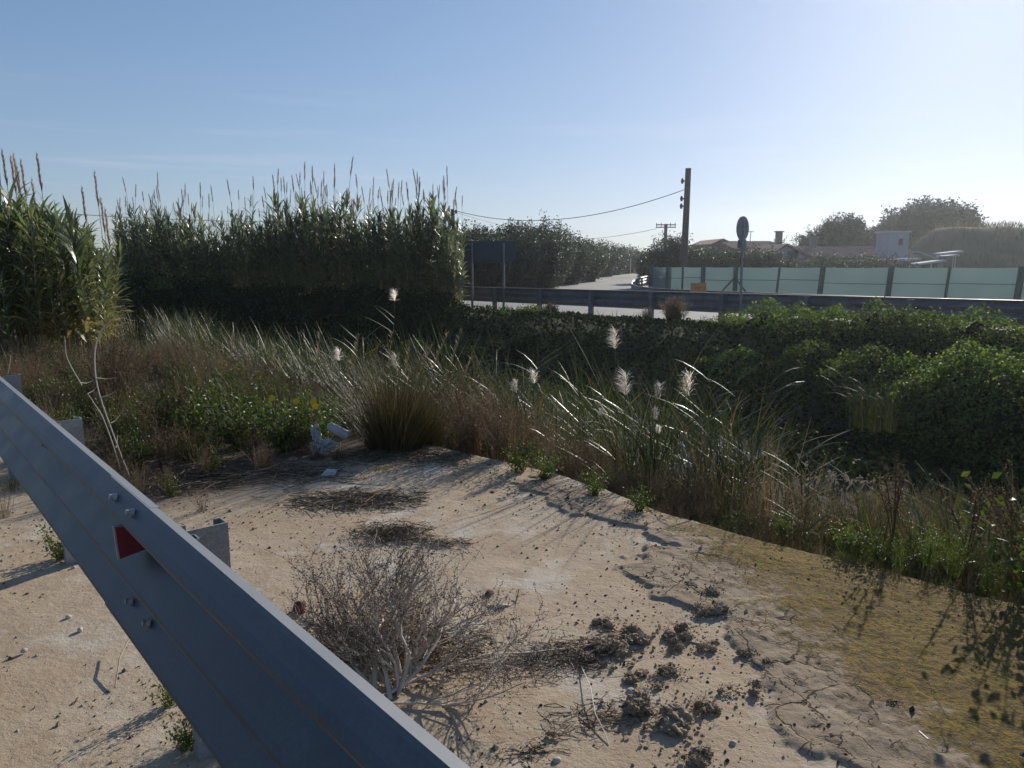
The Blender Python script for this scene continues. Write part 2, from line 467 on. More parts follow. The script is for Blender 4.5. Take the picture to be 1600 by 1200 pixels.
def ground_material():
    m, nt, nd, lk, pb = mat('sandy_ground')
    tc = nd.new("ShaderNodeTexCoord")
    def noise(s, d=6, r=.6, vec=None):
        n = nd.new("ShaderNodeTexNoise"); n.inputs["Scale"].default_value = s; n.inputs["Detail"].default_value = d; n.inputs["Roughness"].default_value = r
        lk.new(vec or tc.outputs["Object"], n.inputs[0]); return n.outputs[0]
    def att(a):
        n = nd.new("ShaderNodeAttribute"); n.attribute_name = a; return n.outputs["Fac"]
    def math_(op, a, b=None, c=None):
        n = nd.new("ShaderNodeMath"); n.operation = op
        for i, q in enumerate((a, b, c)):
            if q is None: continue
            if isinstance(q, (int, float)): n.inputs[i].default_value = q
            else: lk.new(q, n.inputs[i])
        return n.outputs[0]
    def step(v, e0, e1):
        n = nd.new("ShaderNodeMapRange"); n.interpolation_type = 'SMOOTHSTEP'
        n.inputs[1].default_value = e0; n.inputs[2].default_value = e1
        lk.new(v, n.inputs[0]); return n.outputs[0]
    def mix(f, a, b, mode='MIX'):
        n = nd.new("ShaderNodeMix"); n.data_type = 'RGBA'; n.blend_type = mode
        if isinstance(f, (int, float)): n.inputs[0].default_value = f
        else: lk.new(f, n.inputs[0])
        for i, q in ((6, a), (7, b)):
            if isinstance(q, tuple): n.inputs[i].default_value = (*q, 1)
            else: lk.new(q, n.inputs[i])
        return n.outputs[2]
    big, mid, fin, gr = noise(1.1, 5), noise(7, 8, .7), noise(45, 6, .7), noise(230, 3, .7)
    sand = mix(step(big, .38, .62), (.45, .345, .235), (.52, .43, .32))
    sand = mix(step(mid, .42, .72), sand, (.41, .30, .20))
    pale = step(noise(2.3, 6, .62), .53, .66)
    sand = mix(math_('MULTIPLY', pale, .7), sand, (.60, .55, .47))
    mudc = mix(step(mid, .35, .7), (.27, .205, .14), (.37, .295, .21))
    c = mix(att('mud'), sand, mudc)
    # moss: mustard film with bare gaps
    mn = math_('ADD', att('moss'), math_('ADD', math_('MULTIPLY', math_('SUBTRACT', noise(5, 9, .78), .5), 1.7), math_('MULTIPLY', math_('SUBTRACT', noise(38, 5, .7), .5), .9)))
    mossm = math_('MULTIPLY', step(mn, .20, .60), step(att('moss'), .02, .2))
    mossc = mix(step(fin, .38, .62), (.05, .036, .005), (.235, .155, .004))
    mossc = mix(math_('MULTIPLY', step(noise(3.1, 6, .7), .45, .62), .6), mossc, (.16, .10, .035))
    c = mix(math_('MULTIPLY', mossm, .95), c, mossc)
    spk = step(fin, .63, .72)
    c = mix(math_('MULTIPLY', spk, .35), c, (.17, .115, .075))
    c = mix(math_('MULTIPLY', step(gr, .3, .75), .35), c, (.25, .18, .12), 'MIX')
    # earth and litter under the plants
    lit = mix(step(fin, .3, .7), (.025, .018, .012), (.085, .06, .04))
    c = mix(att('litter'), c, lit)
    # grass covered far land
    gl = mix(step(noise(.35, 6, .7), .4, .62), (.085, .12, .035), (.17, .15, .07))
    c = mix(att('green'), c, gl)
    # fine speckle
    # drying cracks
    def cracks(scale, wob, wid):
        nz = nd.new("ShaderNodeTexNoise"); nz.inputs["Scale"].default_value = scale * 1.3; nz.inputs["Detail"].default_value = 4
        lk.new(tc.outputs["Object"], nz.inputs[0])
        vm = nd.new("ShaderNodeVectorMath"); vm.operation = 'SCALE'; vm.inputs["Scale"].default_value = wob
        lk.new(nz.outputs["Color"], vm.inputs[0])
        va = nd.new("ShaderNodeVectorMath"); va.operation = 'ADD'
        lk.new(tc.outputs["Object"], va.inputs[0]); lk.new(vm.outputs[0], va.inputs[1])
        vo = nd.new("ShaderNodeTexVoronoi"); vo.feature = 'DISTANCE_TO_EDGE'; vo.inputs["Scale"].default_value = scale
        lk.new(va.outputs[0], vo.inputs[0])
        return math_('SUBTRACT', 1.0, step(vo.outputs["Distance"], wid * .25, wid))
    gate1 = step(noise(2.6, 3), .44, .56)
    gate2 = step(noise(5.0, 3), .46, .58)
    ck = math_('MAXIMUM', math_('MULTIPLY', cracks(4.2, .2, .022), gate1), math_('MULTIPLY', cracks(12, .09, .032), gate2))
    ck = math_('MULTIPLY', math_('MULTIPLY', ck, att('mud')), math_('SUBTRACT', 1.0, math_('MULTIPLY', mossm, .75)))
    c = mix(math_('MULTIPLY', ck, .85), c, (.055, .038, .025))
    lk.new(c, pb.inputs["Base Color"])
    pb.inputs["Roughness"].default_value = .92
    pb.inputs["Specular IOR Level"].default_value = .15
    hgt = math_('ADD', math_('MULTIPLY', mid, .55), math_('ADD', math_('MULTIPLY', fin, .45), math_('MULTIPLY', gr, .14)))
    hgt = math_('SUBTRACT', hgt, math_('MULTIPLY', ck, .8))
    hgt = math_('MULTIPLY_ADD', math_('MULTIPLY', mossm, fin), .8, hgt)
    bp = nd.new("ShaderNodeBump"); bp.inputs["Strength"].default_value = .95; bp.inputs["Distance"].default_value = .014
    lk.new(hgt, bp.inputs["Height"]); lk.new(bp.outputs[0], pb.inputs["Normal"])
    return m
M['ground'] = ground_material()
M['asphalt'] = solid('worn_asphalt', (.25, .235, .215), .85, nscale=2.5, namp=.18, bump=.3, bscale=120)
M['paint'] = solid('road_paint', (.6, .6, .58), .7, namp=.2)

# ------------------------------------------------------------------ ground
def graded(lo, hi, step, grow, far_lo, far_hi):
    mid = list(np.arange(lo, hi + 1e-9, step))
    s, x = step, mid[-1]
    while x < far_hi:
        s = min(s * grow, max(0.35, abs(x) * 0.06)); x += s; mid.append(x)
    s, x = step, mid[0]
    while x > far_lo:
        s = min(s * grow, max(0.35, abs(x) * 0.06)); x -= s; mid.insert(0, x)
    return np.array(mid)
A = graded(-0.3, 6.4, 0.0105, 1.12, -900, 3500)
Nn = graded(-0.5, 4.15, 0.0105, 1.12, -900, 3500)
AA, NN = np.meshgrid(A, Nn, indexing='ij')
ZZ = terrain(AA, NN)
XX, YY = W(AA, NN)
g = Geo()
na, nn = len(A), len(Nn)
idx = (np.arange(na - 1)[:, None] * nn + np.arange(nn - 1)[None])
g.add(np.stack([XX, YY, ZZ], -1).reshape(-1, 3), np.stack([idx, idx + 1, idx + nn + 1, idx + nn], -1).reshape(-1, 4)[:, ::-1])
ground = build('ground', g, M['ground'], smooth=True)
tag(ground, kind='structure')
q = NN - (edge_n(AA) + shift(AA))
mud = ss(-0.02, 0.05, mudmask(XX, YY)) * ss(-0.02, -0.20, q + .12 * (fbm(XX * 4, YY * 4, 23) - .5))
moss = ss(-0.75, 0.45, XX - 1.32 - 0.18 * (3.62 - YY)) * ss(0.05, -0.02, q) * ss(-2, -1, -np.abs(AA - 1) + 3)
weedz = ss(4.75, 5.35, AA + 0.35 * (fbm(XX * 2, YY * 2, 8) - .5) * 2 - 0.12 * NN + .25) * ss(0.5, 1.1, NN)
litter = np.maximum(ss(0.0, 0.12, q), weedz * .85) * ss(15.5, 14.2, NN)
green = ss(14.0, 15.0, NN) * ss(25.5, 24.5, NN) * 0.3 + ss(24.5, 25.5, NN)
green = np.maximum(green, ss(11.5, 13, NN) * 0.5)
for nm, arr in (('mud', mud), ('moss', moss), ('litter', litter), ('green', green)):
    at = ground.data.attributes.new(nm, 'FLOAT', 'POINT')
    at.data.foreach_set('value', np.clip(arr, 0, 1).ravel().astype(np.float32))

# water in the ditch
m, nt, nd, lk, pb = mat('ditch_water')
pb.inputs["Base Color"].default_value = (.012, .018, .014, 1); pb.inputs["Roughness"].default_value = .08
n1 = nd.new("ShaderNodeTexNoise"); n1.inputs["Scale"].default_value = 6; bp = nd.new("ShaderNodeBump"); bp.inputs["Strength"].default_value = .08
lk.new(n1.outputs[0], bp.inputs["Height"]); lk.new(bp.outputs[0], pb.inputs["Normal"])
M['water'] = m
g = Geo(); aw = np.arange(5.5, 45, 1.0)
Vw = []
for a in aw:
    for q0 in (2.3, 9.6 if a > 9 else 6.4 + .3 * max(a, 0)):
        x, y = W(a, 3.62 + float(shift(a)) + q0); Vw.append((x, y, -1.2))
i = np.arange(len(aw) - 1)[:, None] * 2
g.add(Vw, i + [0, 2, 3, 1])
tag(build('water', g, M['water']), kind='structure')

# the far road and the side road
def strip(name, pts, half, mat_, z0=None, dz=0.006):
    """sheet along pts [(x, y)] with half widths"""
    P = np.array(pts, float); T = np.gradient(P, axis=0); T /= np.linalg.norm(T, axis=1, keepdims=True)
    S = np.stack([-T[:, 1], T[:, 0]], 1); half = np.broadcast_to(half, (len(P),))
    V = []
    for p, s, h in zip(P, S, half):
        for k in (-1, 1):
            w = p + s * h * k
            V.append((w[0], w[1], (float(TZ(*w)) if z0 is None else z0) + dz))
    g = Geo(); i = np.arange(len(P) - 1)[:, None] * 2
    g.add(V, i + [0, 1, 3, 2])
    return build(name, g, mat_)
tag(strip('road', [W(a, 20.4) for a in np.arange(-60, 140, 2.0)], 3.6, M['asphalt'], dz=.012), kind='structure')
sp = [F(905, 452, 40)[:2], F(925, 447, 50)[:2], F(945, 440, 62)[:2], F(985, 434, 78)[:2], F(1030, 428, 95)[:2], F(1110, 424, 120)[:2], F(1200, 420, 160)[:2]]
spd = []
for i in range(len(sp) - 1):
    for t in np.linspace(0, 1, 8, endpoint=False): spd.append(sp[i] * (1 - t) + sp[i + 1] * t)
start = np.array(W(24.5, 23.0))
spd = [start * (1 - t) + spd[0] * t for t in np.linspace(0, 1, 10, endpoint=False)] + spd
hw = np.interp(np.arange(len(spd)), [0, 10, 20, 60], [7.5, 4.2, 3.6, 3.4])
tag(strip('side_road', spd, hw, M['asphalt'], dz=.024), kind='structure')

# ------------------------------------------------------------------ guard rails
WAVE = [(.030, -.000), (.004, .004), (-.004, -.004), (-.034, -.036), (-.046, -.050), (-.050, -.060), (-.046, -.070), (-.034, -.084), (.018, -.142), (.026, -.157), (.018, -.172),
        (-.034, -.230), (-.046, -.244), (-.050, -.254), (-.046, -.264), (-.034, -.278), (.018, -.336), (.026, -.351), (.018, -.366), (-.034, -.424), (-.046, -.438), (-.050, -.448), (-.046, -.458), (-.034, -.472), (.002, -.502), (.006, -.508)]

def wave_beam(name, path, parent, m, th=.004, flip=1, off=0.0):
    """three-wave beam along path [(x, y, ztop)]; its crests look to the left of the path when flip is 1"""
    P = np.array(path, float); T = np.gradient(P[:, :2], axis=0); T /= np.linalg.norm(T, axis=1, keepdims=True)
    L = np.stack([-T[:, 1], T[:, 0]], 1) * flip
    pr = np.array(WAVE)
    # the front, then the back; both run parallel at the sheet's thickness
    tn = np.gradient(pr, axis=0); tn /= np.linalg.norm(tn, axis=1, keepdims=True)
    nb = np.stack([-tn[:, 1], tn[:, 0]], 1)
    nb *= np.sign(nb[:, :1].mean() or 1)
    front = pr + np.array([-off, 0]); back = front + nb * th
    loop = np.concatenate([front, back[::-1]])
    k = len(loop)
    V = np.zeros((len(P), k, 3))
    V[:, :, :2] = P[:, None, :2] - L[:, None, :] * loop[None, :, :1]
    V[:, :, 2] = P[:, None, 2] + loop[None, :, 1]
    i = np.arange(len(P) - 1)[:, None] * k; j = np.arange(k)[None]; j1 = (j + 1) % k
    g = Geo(); g.add(V.reshape(-1, 3), np.stack([i + j, i + k + j, i + k + j1, i + j1], -1).reshape(-1, 4))
    # close both ends strip by strip
    h = len(pr)
    for e in (0, (len(P) - 1) * k):
        s = np.arange(h - 1)
        g.f.append(np.stack([e + s, e + s + 1, e + k - 2 - s, e + k - 1 - s], 1)); g.m.append(np.zeros(h - 1, int))
    o = build(name, g, m, parent)
    return o

def post_geo(g, x, y, rz, ztop, zbot, depth=.13, wid=.055, th=.005):
    """channel post; web along the local x axis from 0 to depth, flanges towards local +y"""
    cs, sn = math.cos(rz), math.sin(rz)
    def B(cx, cy, sx, sy, zt=ztop):
        box(g, (x + cx * cs - cy * sn, y + cx * sn + cy * cs, (zt + zbot) / 2), (sx, sy, zt - zbot), rz)
    B(depth / 2, 0, depth - 2 * th, th)
    B(th / 2, wid / 2, th, wid + th); B(depth - th / 2, wid / 2, th, wid + th)
    B(th + .010, wid, .018, th); B(depth - th - .010, wid, .018, th)

ZT = .782
RN = .58
rail = empty('guard_rail', (*W(2.2, RN), 0))
tag(rail, 'dull galvanised three-wave guard rail cutting across the sandy lay-by with a red reflector', 'guard rail')
base = Vector((*W(2.2, RN), 0))
def local(p): return (p[0] - base.x, p[1] - base.y, p[2])
def rpath(a0, a1, n=RN, step=.5):
    return [local((*W(a, n), ZT)) for a in np.linspace(a0, a1, max(2, int((a1 - a0) / step) + 1))]
b1 = wave_beam('beam', rpath(-2.2, 2.80), rail, M['steel'], flip=1, off=.0045)
b2 = wave_beam('beam', rpath(2.35, 7.4), rail, M['steel'], flip=1)
b3 = wave_beam('beam', rpath(7.1, 12.6), rail, M['steel'], flip=1, off=.0045)
for pa in (-1.5, .4, 2.22, 4.2, 6.1, 8.0, 9.9, 11.8):
    g = Geo(); x, y = W(pa, .635); post_geo(g, *local((x, y, 0))[:2], math.atan2(NV[1], NV[0]), .735, -.35)
    po = build('post', g, M['steel_lit'], rail)
    g = Geo(); x, y = W(pa - .02, .612); lx, ly, _ = local((x, y, 0)); rz_ = math.atan2(NV[1], NV[0])
    post_geo(g, lx, ly, rz_, .728, .30, .05, -.045, .004)
    build('spacer', g, M['steel_lit'], po)
def bolt(a, dz, n):
    g = Geo(); x, y, z = local((*W(a, n), ZT + dz))
    P = [[x, y, z], [x - NV[0] * .011, y - NV[1] * .011, z + .003]]
    tubes(g, P, [.015, .010], 8); tubes(g, [[x - NV[0] * .011, y - NV[1] * .011, z + .003], [x - NV[0] * .020, y - NV[1] * .020, z + .004]], [.009, .009], 6)
    build('bolt', g, M['steel_lit'], rail)
for a in (2.42, 2.62):
    for dz, n in ((-.022, .553), (-.385, .572)):
        bolt(a, dz, n)
for a in (-1.5, .4, 4.2, 6.1):
    bolt(a, -.157, .6)
# reflector standing square to the rail in its upper valley
g = Geo()
def rp(n, z, a): return local((*W(a, n), z))
q4 = [(.508, .710), (.514, .598), (.598, .616), (.602, .650), (.560, .700)]
th_ = .012
V = [rp(n, z, 2.482) for n, z in q4] + [rp(n, z, 2.482 + th_) for n, z in q4]
g.add(V, [[0, 1, 6, 5], [1, 2, 7, 6], [2, 3, 8, 7], [3, 4, 9, 8], [4, 0, 5, 9], [0, 1, 2, 3], [5, 6, 7, 8]])
g.add(V, [[0, 3, 4], [5, 8, 9]])
M['dull_white'] = solid('dull_white', (.30, .30, .29), .6)
refl = build('reflector', g, M['dull_white'], rail)
g = Geo(); q5 = [(.513, .705), (.519, .603), (.597, .616), (.601, .650), (.560, .698)]
V = [rp(n, z, 2.4765) for n, z in q5] + [rp(n, z, 2.4815) for n, z in q5]
g.add(V, [[0, 1, 6, 5], [1, 2, 7, 6], [2, 3, 8, 7], [3, 4, 9, 8], [4, 0, 5, 9]]); g.add(V, [[0, 1, 2], [0, 2, 3], [0, 3, 4]])
M['red'] = solid('red_lens', (.16, .010, .016), .3, nscale=160, namp=.35, bump=.3, bscale=220)
build('red_face', g, M['red'], refl)

def zfar(a): return .66 - (np.asarray(a) - 11.2) * .0125
fr = empty('guard_rail', (*W(10, 16.8), -.1))
base = Vector((*W(10, 16.8), 0)); fr.location.z = 0
tag(fr, 'long dark guard rail on stout posts between the ditch and the pale road', 'guard rail')
for a0, a1 in ((-6, 2.0), (2.0, 11.2), (11.2, 20.4), (20.4, 32), (32, 60)):
    wave_beam('beam', [local((*W(a, 16.80), float(zfar(a)))) for a in np.linspace(a0, a1, 12)], fr, M['steel_far'], flip=-1)
for i in range(26):
    a = -4.9 + 2.3 * i
    g = Geo(); x, y = W(a, 16.62); post_geo(g, *local((x, y, 0))[:2], math.atan2(NV[1], NV[0]), float(zfar(a)) - .03, float(zroad(a)) - .5, .12, .11, .008)
    build('post', g, M['steel_far'], fr)

cr = empty('guard_rail', (0, 0, 0)); base = Vector((0, 0, 0))
tag(cr, 'guard rail on the far side of the road that curls round into the side road', 'guard rail')
kp = [(1019, 429), (1009, 431), (999, 433), (990, 436), (984, 440), (984, 444), (991, 448), (1008, 450.5)]
cp = []
for px, py in kp:
    p = G(px, py, .36); cp.append((p[0], p[1], .36))
a_s, n_s = AN(cp[-1][0], cp[-1][1])
for t in np.linspace(0.06, 1, 40):
    a = a_s + (-14 - a_s) * t; n = 24.0 + (n_s - 24.0) * (1 - ss(0, .25, t)); cp.append((*W(a, n), .36 + .02 * t))
# smooth the curl
cpn = np.array(cp)
for _ in range(2):
    cpn[1:-1] = cpn[1:-1] * .5 + (cpn[:-2] + cpn[2:]) * .25
wave_beam('beam', [tuple(p) for p in cpn], cr, M['steel_far'], flip=1)
acc = 0
for i in range(1, len(cpn)):
    d = np.linalg.norm(cpn[i] - cpn[i - 1]); acc += d
    if acc > 1.9 and i < len(cpn) - 1:
        acc = 0; t = (cpn[i + 1] - cpn[i - 1])[:2]; t /= np.linalg.norm(t)
        g = Geo(); post_geo(g, cpn[i][0] + t[1] * -.05, cpn[i][1] + t[0] * .05, math.atan2(t[1], t[0]) + math.pi / 2, .33, -.6, .12, .1, .008)
        build('post', g, M['steel_far'], cr)

# ------------------------------------------------------------------ green screen fence
m, nt, nd, lk, pb = mat('green_net')
pb.inputs["Base Color"].default_value = (.33, .40, .38, 1); pb.inputs["Roughness"].default_value = .8
tr = nd.new("ShaderNodeBsdfTranslucent"); tr.inputs[0].default_value = (.34, .42, .43, 1)
mx = nd.new("ShaderNodeMixShader")
tc = nd.new("ShaderNodeTexCoord"); n1 = nd.new("ShaderNodeTexNoise"); n1.inputs["Scale"].default_value = .8; n1.inputs["Detail"].default_value = 7
lk.new(tc.outputs["Object"], n1.inputs[0])
mr = nd.new("ShaderNodeMapRange"); mr.inputs[3].default_value = .45; mr.inputs[4].default_value = .75; lk.new(n1.outputs[0], mr.inputs[0]); lk.new(mr.outputs[0], mx.inputs[0])
lk.new(pb.outputs[0], mx.inputs[1]); lk.new(tr.outputs[0], mx.inputs[2]); lk.new(mx.outputs[0], nd["Material Output"].inputs[0])
M['net'] = m
M['fence_post'] = solid('fence_post', (.05, .085, .075), .7)
fence = empty('fence', (0, 0, 0))
tag(fence, 'pale green netting fence on dark posts behind the far road', 'fence')
def ffor(px, n=36.0):
    r = (px - 800) / FPX / math.cos(PITCH) * (math.cos(PITCH))  # ground azimuth
    # forward distance at which the plane n is met (horizon row)
    k = (px - 800) / (FPX * math.cos(PITCH) + 195 * math.sin(PITCH))
    return n / (NV[0] * k + NV[1]), k
def fpt(px, n=36.0):
    f, k = ffor(px, n); return k * f, f
fx = [1019, 1044, 1069, 1101, 1152, 1219, 1287, 1394, 1485, 1598, 1740, 1900]
ztops = np.interp(fx, [1019, 1598, 1900], [1.06, 1.18, 1.2])
for i in range(len(fx) - 1):
    x0, y0 = fpt(fx[i]); x1, y1 = fpt(fx[i + 1])
    g = Geo(); nseg = 10
    V = []
    for t in np.linspace(0, 1, nseg + 1):
        x, y = x0 + (x1 - x0) * t, y0 + (y1 - y0) * t
        zt = ztops[i] * (1 - t) + ztops[i + 1] * t - .03 * math.sin(math.pi * t)
        bulge = .05 * math.sin(math.pi * t)
        for z in (-.30, (zt - .3) / 2, zt):
            b_ = bulge * (1 if z == (zt - .3) / 2 else .3)
            V.append((x + NV[0] * b_, y + NV[1] * b_, z)); V.append((x + NV[0] * (b_ + .004), y + NV[1] * (b_ + .004), z))
    i0 = np.arange(nseg)[:, None] * 6
    g.add(V, np.concatenate([i0 + [0, 2, 8, 6], i0 + [2, 4, 10, 8], i0 + [1, 7, 9, 3], i0 + [3, 9, 11, 5], i0 + [4, 5, 11, 10]]))
    build('net_panel', g, M['net'], fence, smooth=False)
    g = Geo(); pz = .42 + .2 * ((i * 7) % 3 - 1) * .3
    tubes(g, [[x0 - NV[0] * .03, y0 - NV[1] * .03, pz], [x1 - NV[0] * .03, y1 - NV[1] * .03, pz]], [.014, .014], 4)
    build('wire', g, M['fence_post'], fence)
for i, px in enumerate(fx):
    x, y = fpt(px); thick = .13 if px in (1019, 1101, 1152, 1287, 1394, 1598) else .06
    g = Geo(); lean = .05 if px > 1200 else 0
    tubes(g, [[x - NV[0] * .09 - lean * 1.3, y - NV[1] * .09, -.6], [x - NV[0] * .09 + lean, y - NV[1] * .09, ztops[i] + .03]], [thick, thick], 6)
    build('post', g, M['fence_post'], fence)
for px, sgn in ((1152, -1), (1152, 1)):
    x, y = fpt(px); x2, y2 = fpt(px + sgn * 22)
    g = Geo(); tubes(g, [[x - .12, y - .1, .55], [x2 - .12, y2 - .1, -.35]], [.045, .045], 5)
    build('brace', g, M['fence_post'], fence)

# ------------------------------------------------------------------ poles and wires
def catenary(p0, p1, sag, n=24):
    t = np.linspace(0, 1, n)[:, None]
    P = np.asarray(p0) * (1 - t) + np.asarray(p1) * t
    P[:, 2] -= (4 * sag * t * (1 - t))[:, 0]
    return P
def pole(name, foot, top, r0, r1, label, ins=(), arms=()):
    e = empty(name, tuple(foot)); tag(e, label, 'utility pole')
    d = np.asarray(top) - np.asarray(foot)
    g = Geo(); t = np.linspace(0, 1, 9)[:, None]; P = d * t; tubes(g, P, np.interp(t[:, 0], [0, 1], [r0, r1]), 10)
    build('shaft', g, M['wood'], e, smooth=False)
    for k, (h, side) in enumerate(ins):
        p = d * h; g = Geo(); s_ = np.array([side * r1, 0, 0])
        tubes(g, [p + s_ * .7, p + s_ * 1.9], [.045, .045], 6)
        tubes(g, [p + s_ * 1.9 + [0, 0, -.16], p + s_ * 1.9 + [0, 0, -.05], p + s_ * 1.9 + [0, 0, .05], p + s_ * 1.9 + [0, 0, .16]], [.05, .09, .09, .04], 8)
        build('insulator', g, M['wood'], e)
    for h, w in arms:
        p = d * h; g = Geo(); tubes(g, [p + [-w, 0, 0], p + [w, 0, 0]], [.06, .06], 5)
        for xx in (-w, -w / 2, w / 2, w):
            tubes(g, [p + [xx * .93, 0, .05], p + [xx * .93, 0, .22]], [.04, .04], 5)
        build('crossarm', g, M['wood'], e)
    return e
pf = F(1066.5, 456, 47.); pf[2] = -.5; ptp = F(1075.5, 263, 47.)
pole('utility_pole', pf, ptp, .225, .17, 'tall weathered pole rising above the green fence, wire tied to it', ins=((.90, -1), (.76, -1), (.70, -1)))
p2t = F(707, 327, 62.); p2f = p2t.copy(); p2f[2] = -.6
pole('utility_pole', p2f, p2t, .2, .15, 'pole whose tip just shows through the cane tops', ins=((.97, 1),))
p3t = F(1040.5, 350, 85.); p3f = p3t.copy(); p3f[2] = -.6
pole('utility_pole', p3f, p3t, .22, .18, 'small distant pole with crossarms above the dark tree', arms=((.985, 1.1), (.94, 1.1)))
p4t = F(1258, 369, 95.); p4f = p4t.copy(); p4f[2] = -.6
pole('utility_pole', p4f, p4t, .12, .10, 'thin distant pole beside the round hazy tree', arms=((.985, .5),))
def wire(p0, p1, sag, r, label):
    g = Geo(); P = catenary(p0, p1, sag); tubes(g, P, np.full(len(P), r), 4); o = build('wire', g, M['wire']); tag(o, label, 'wire', 'overhead wires')
dp = ptp - pf
wire(pf + dp * .83 + [-.2, 0, 0], p2t + [.2, 0, -.1], 1.25, .022, 'overhead wire sagging from the tall pole to the cane tops')
wire(p2t + [.2, 0, -.2], F(880, 362, 120.), .6, .02, 'faint overhead wire slanting down behind the tree tips')
wire(p3t + [-1, 0, -.5], F(800, 356, 150.), 1.6, .022, 'lower faint wire reaching the small distant pole')
wire(p2t + [-.2, 0, -.2], F(-120, 316, 30.), .75, .014, 'overhead wire passing over the canes on the left')

# ------------------------------------------------------------------ signs
# round sign seen nearly edge on
e = empty('round_sign', (0, 0, 0)); tag(e, 'round road sign turned almost edge-on on a tall thin post, small box below it', 'road sign')
fs = 18.6; c0 = F(1160.5, 357, fs); foot = F(1157, 500, fs); foot[2] = -.45
g = Geo(); tubes(g, [foot, c0 + [0, 0, .2]], [.035, .03], 8); build('post', g, M['postmetal'], e)
g = Geo(); th = math.radians(45)   # plane turned away from the viewer
u = np.array([math.cos(th), math.sin(th), 0]); w = np.array([-math.sin(th), math.cos(th), 0])
ang = np.linspace(0, 2 * math.pi, 33)[:-1]
ringp = [c0 + u * .29 * math.cos(t) + np.array([0, 0, .29 * math.sin(t)]) for t in ang]
fr_, bk_ = [p - w * .012 for p in ringp], [p + w * .012 for p in ringp]
V = np.array(fr_ + bk_ + [c0 - w * .012, c0 + w * .012]); i = np.arange(32); j = (i + 1) % 32
g.add(V, np.stack([i, j, j + 32, i + 32], 1)); g.add(V, np.concatenate([np.stack([i, j, np.full(32, 64)], 1), np.stack([i + 32, j + 32, np.full(32, 65)], 1)]))
M['sign_back'] = solid('sign_back', (.17, .19, .20), .5, metal=.4)
sgn = build('disc', g, M['sign_back'], e)
g = Geo(); c1 = F(1159.5, 381, fs); box(g, c1, (.20, .12, .20), th); build('plate', g, M['sign_back'], e)

# big sign seen from behind
e = empty('sign_board', (0, 0, 0)); tag(e, 'large dark sign board seen from behind on two posts by the cane stand', 'sign board')
fb = 26.3; tl, br_ = F(724, 378, fb), F(805, 408, fb)
bw = br_[0] - tl[0]; cx = (tl[0] + br_[0]) / 2; cz = (tl[2] + br_[2]) / 2; hh = tl[2] - br_[2]
g = Geo(); box(g, (cx, fb, cz), (bw, .04, hh)); pan = build('panel', g, M['darkmetal'], e)
for z in (cz + hh / 2 + .012, cz - hh / 2 - .012):
    g = Geo(); box(g, (cx, fb, z), (bw + .03, .06, .024)); build('edge_strip', g, M['darkmetal'], pan)
for z in (cz + hh * .28, cz - hh * .28):
    g = Geo(); box(g, (cx, fb - .035, z), (bw * .96, .025, .05)); build('rail', g, M['darkmetal'], pan)
for px in (737.5, 787):
    p = F(px, 400, fb); g = Geo(); tubes(g, [[p[0], fb - .09, -.7], [p[0], fb - .09, cz + hh / 2 - .02]], [.042, .042], 8); build('post', g, M['postmetal'], e)

# orange sign on legs by the far guard rail
e = empty('warning_sign', (0, 0, 0)); tag(e, 'small faded orange sign with dark lettering in front of the fence', 'road sign')
M['orange'] = solid('orange_sheet', (.42, .21, .09), .6, nscale=4, namp=.2)
fo = 27.4; c0 = F(1091, 450.5, fo)
x0, x1 = F(1079, 450, fo)[0], F(1103.5, 450, fo)[0]; zt, zb = F(1091, 442, fo)[2], F(1091, 458, fo)[2]
g = Geo(); box(g, ((x0 + x1) / 2, fo, (zt + zb) / 2), (x1 - x0, .03, zt - zb)); pan = build('panel', g, M['orange'], e)
M['ink'] = solid('ink', (.10, .05, .03), .8)
g = Geo()
for k in range(5):
    xx = c0[0] - .10 + k * .05
    box(g, (xx, fo - .019, c0[2] + .02), (.012, .008, .08)); box(g, (xx + .016, fo - .019, c0[2] + .055 - .03 * (k % 3)), (.02, .008, .012))
build('lettering', g, M['ink'], pan)
for s_ in (-1, 1):
    g = Geo(); xx = (x0 + x1) / 2 + s_ * (x1 - x0) * .35; tubes(g, [[xx, fo, zb], [xx, fo + .05, -.5]], [.02, .02], 5); build('leg', g, M['postmetal'], e)

# ------------------------------------------------------------------ houses
M['tile'] = solid('roof_tile', (.22, .12, .09), .85, nscale=1.5, namp=.3)
M['wall_pale'] = solid('pale_plaster', (.36, .38, .42), .9, nscale=.8, namp=.12)
M['wall_grey'] = solid('grey_plaster', (.20, .19, .18), .9, nscale=.8, namp=.2)
M['dark'] = solid('dark_opening', (.02, .02, .025), .5)
def tile_roof(name, x0, x1, y0, y1, zr_, ze, parent, m):
    """pitched roof with its ridge along x, its tile rows as ridges down the slope"""
    g = Geo(); n = max(8, int((x1 - x0) / .22)); xs = np.linspace(x0, x1, n * 2 + 1); ym = (y0 + y1) / 2
    V = []
    for k, x in enumerate(xs):
        b_ = .05 * (k % 2)
        V += [(x, y0, ze + b_), (x, ym, zr_ + b_), (x, y1, ze + b_), (x, y1, ze - .12), (x, y0, ze - .12)]
    i = np.arange(len(xs) - 1)[:, None] * 5
    g.add(V, np.concatenate([i + [0, 5, 6, 1], i + [1, 6, 7, 2], i + [2, 7, 8, 3], i + [3, 8, 9, 4], i + [4, 9, 5, 0]]))
    e0 = (len(xs) - 1) * 5
    g.add(V, [[0, 1, 2], [0, 2, 3], [e0, e0 + 2, e0 + 1]])
    return build(name, g, m, parent)
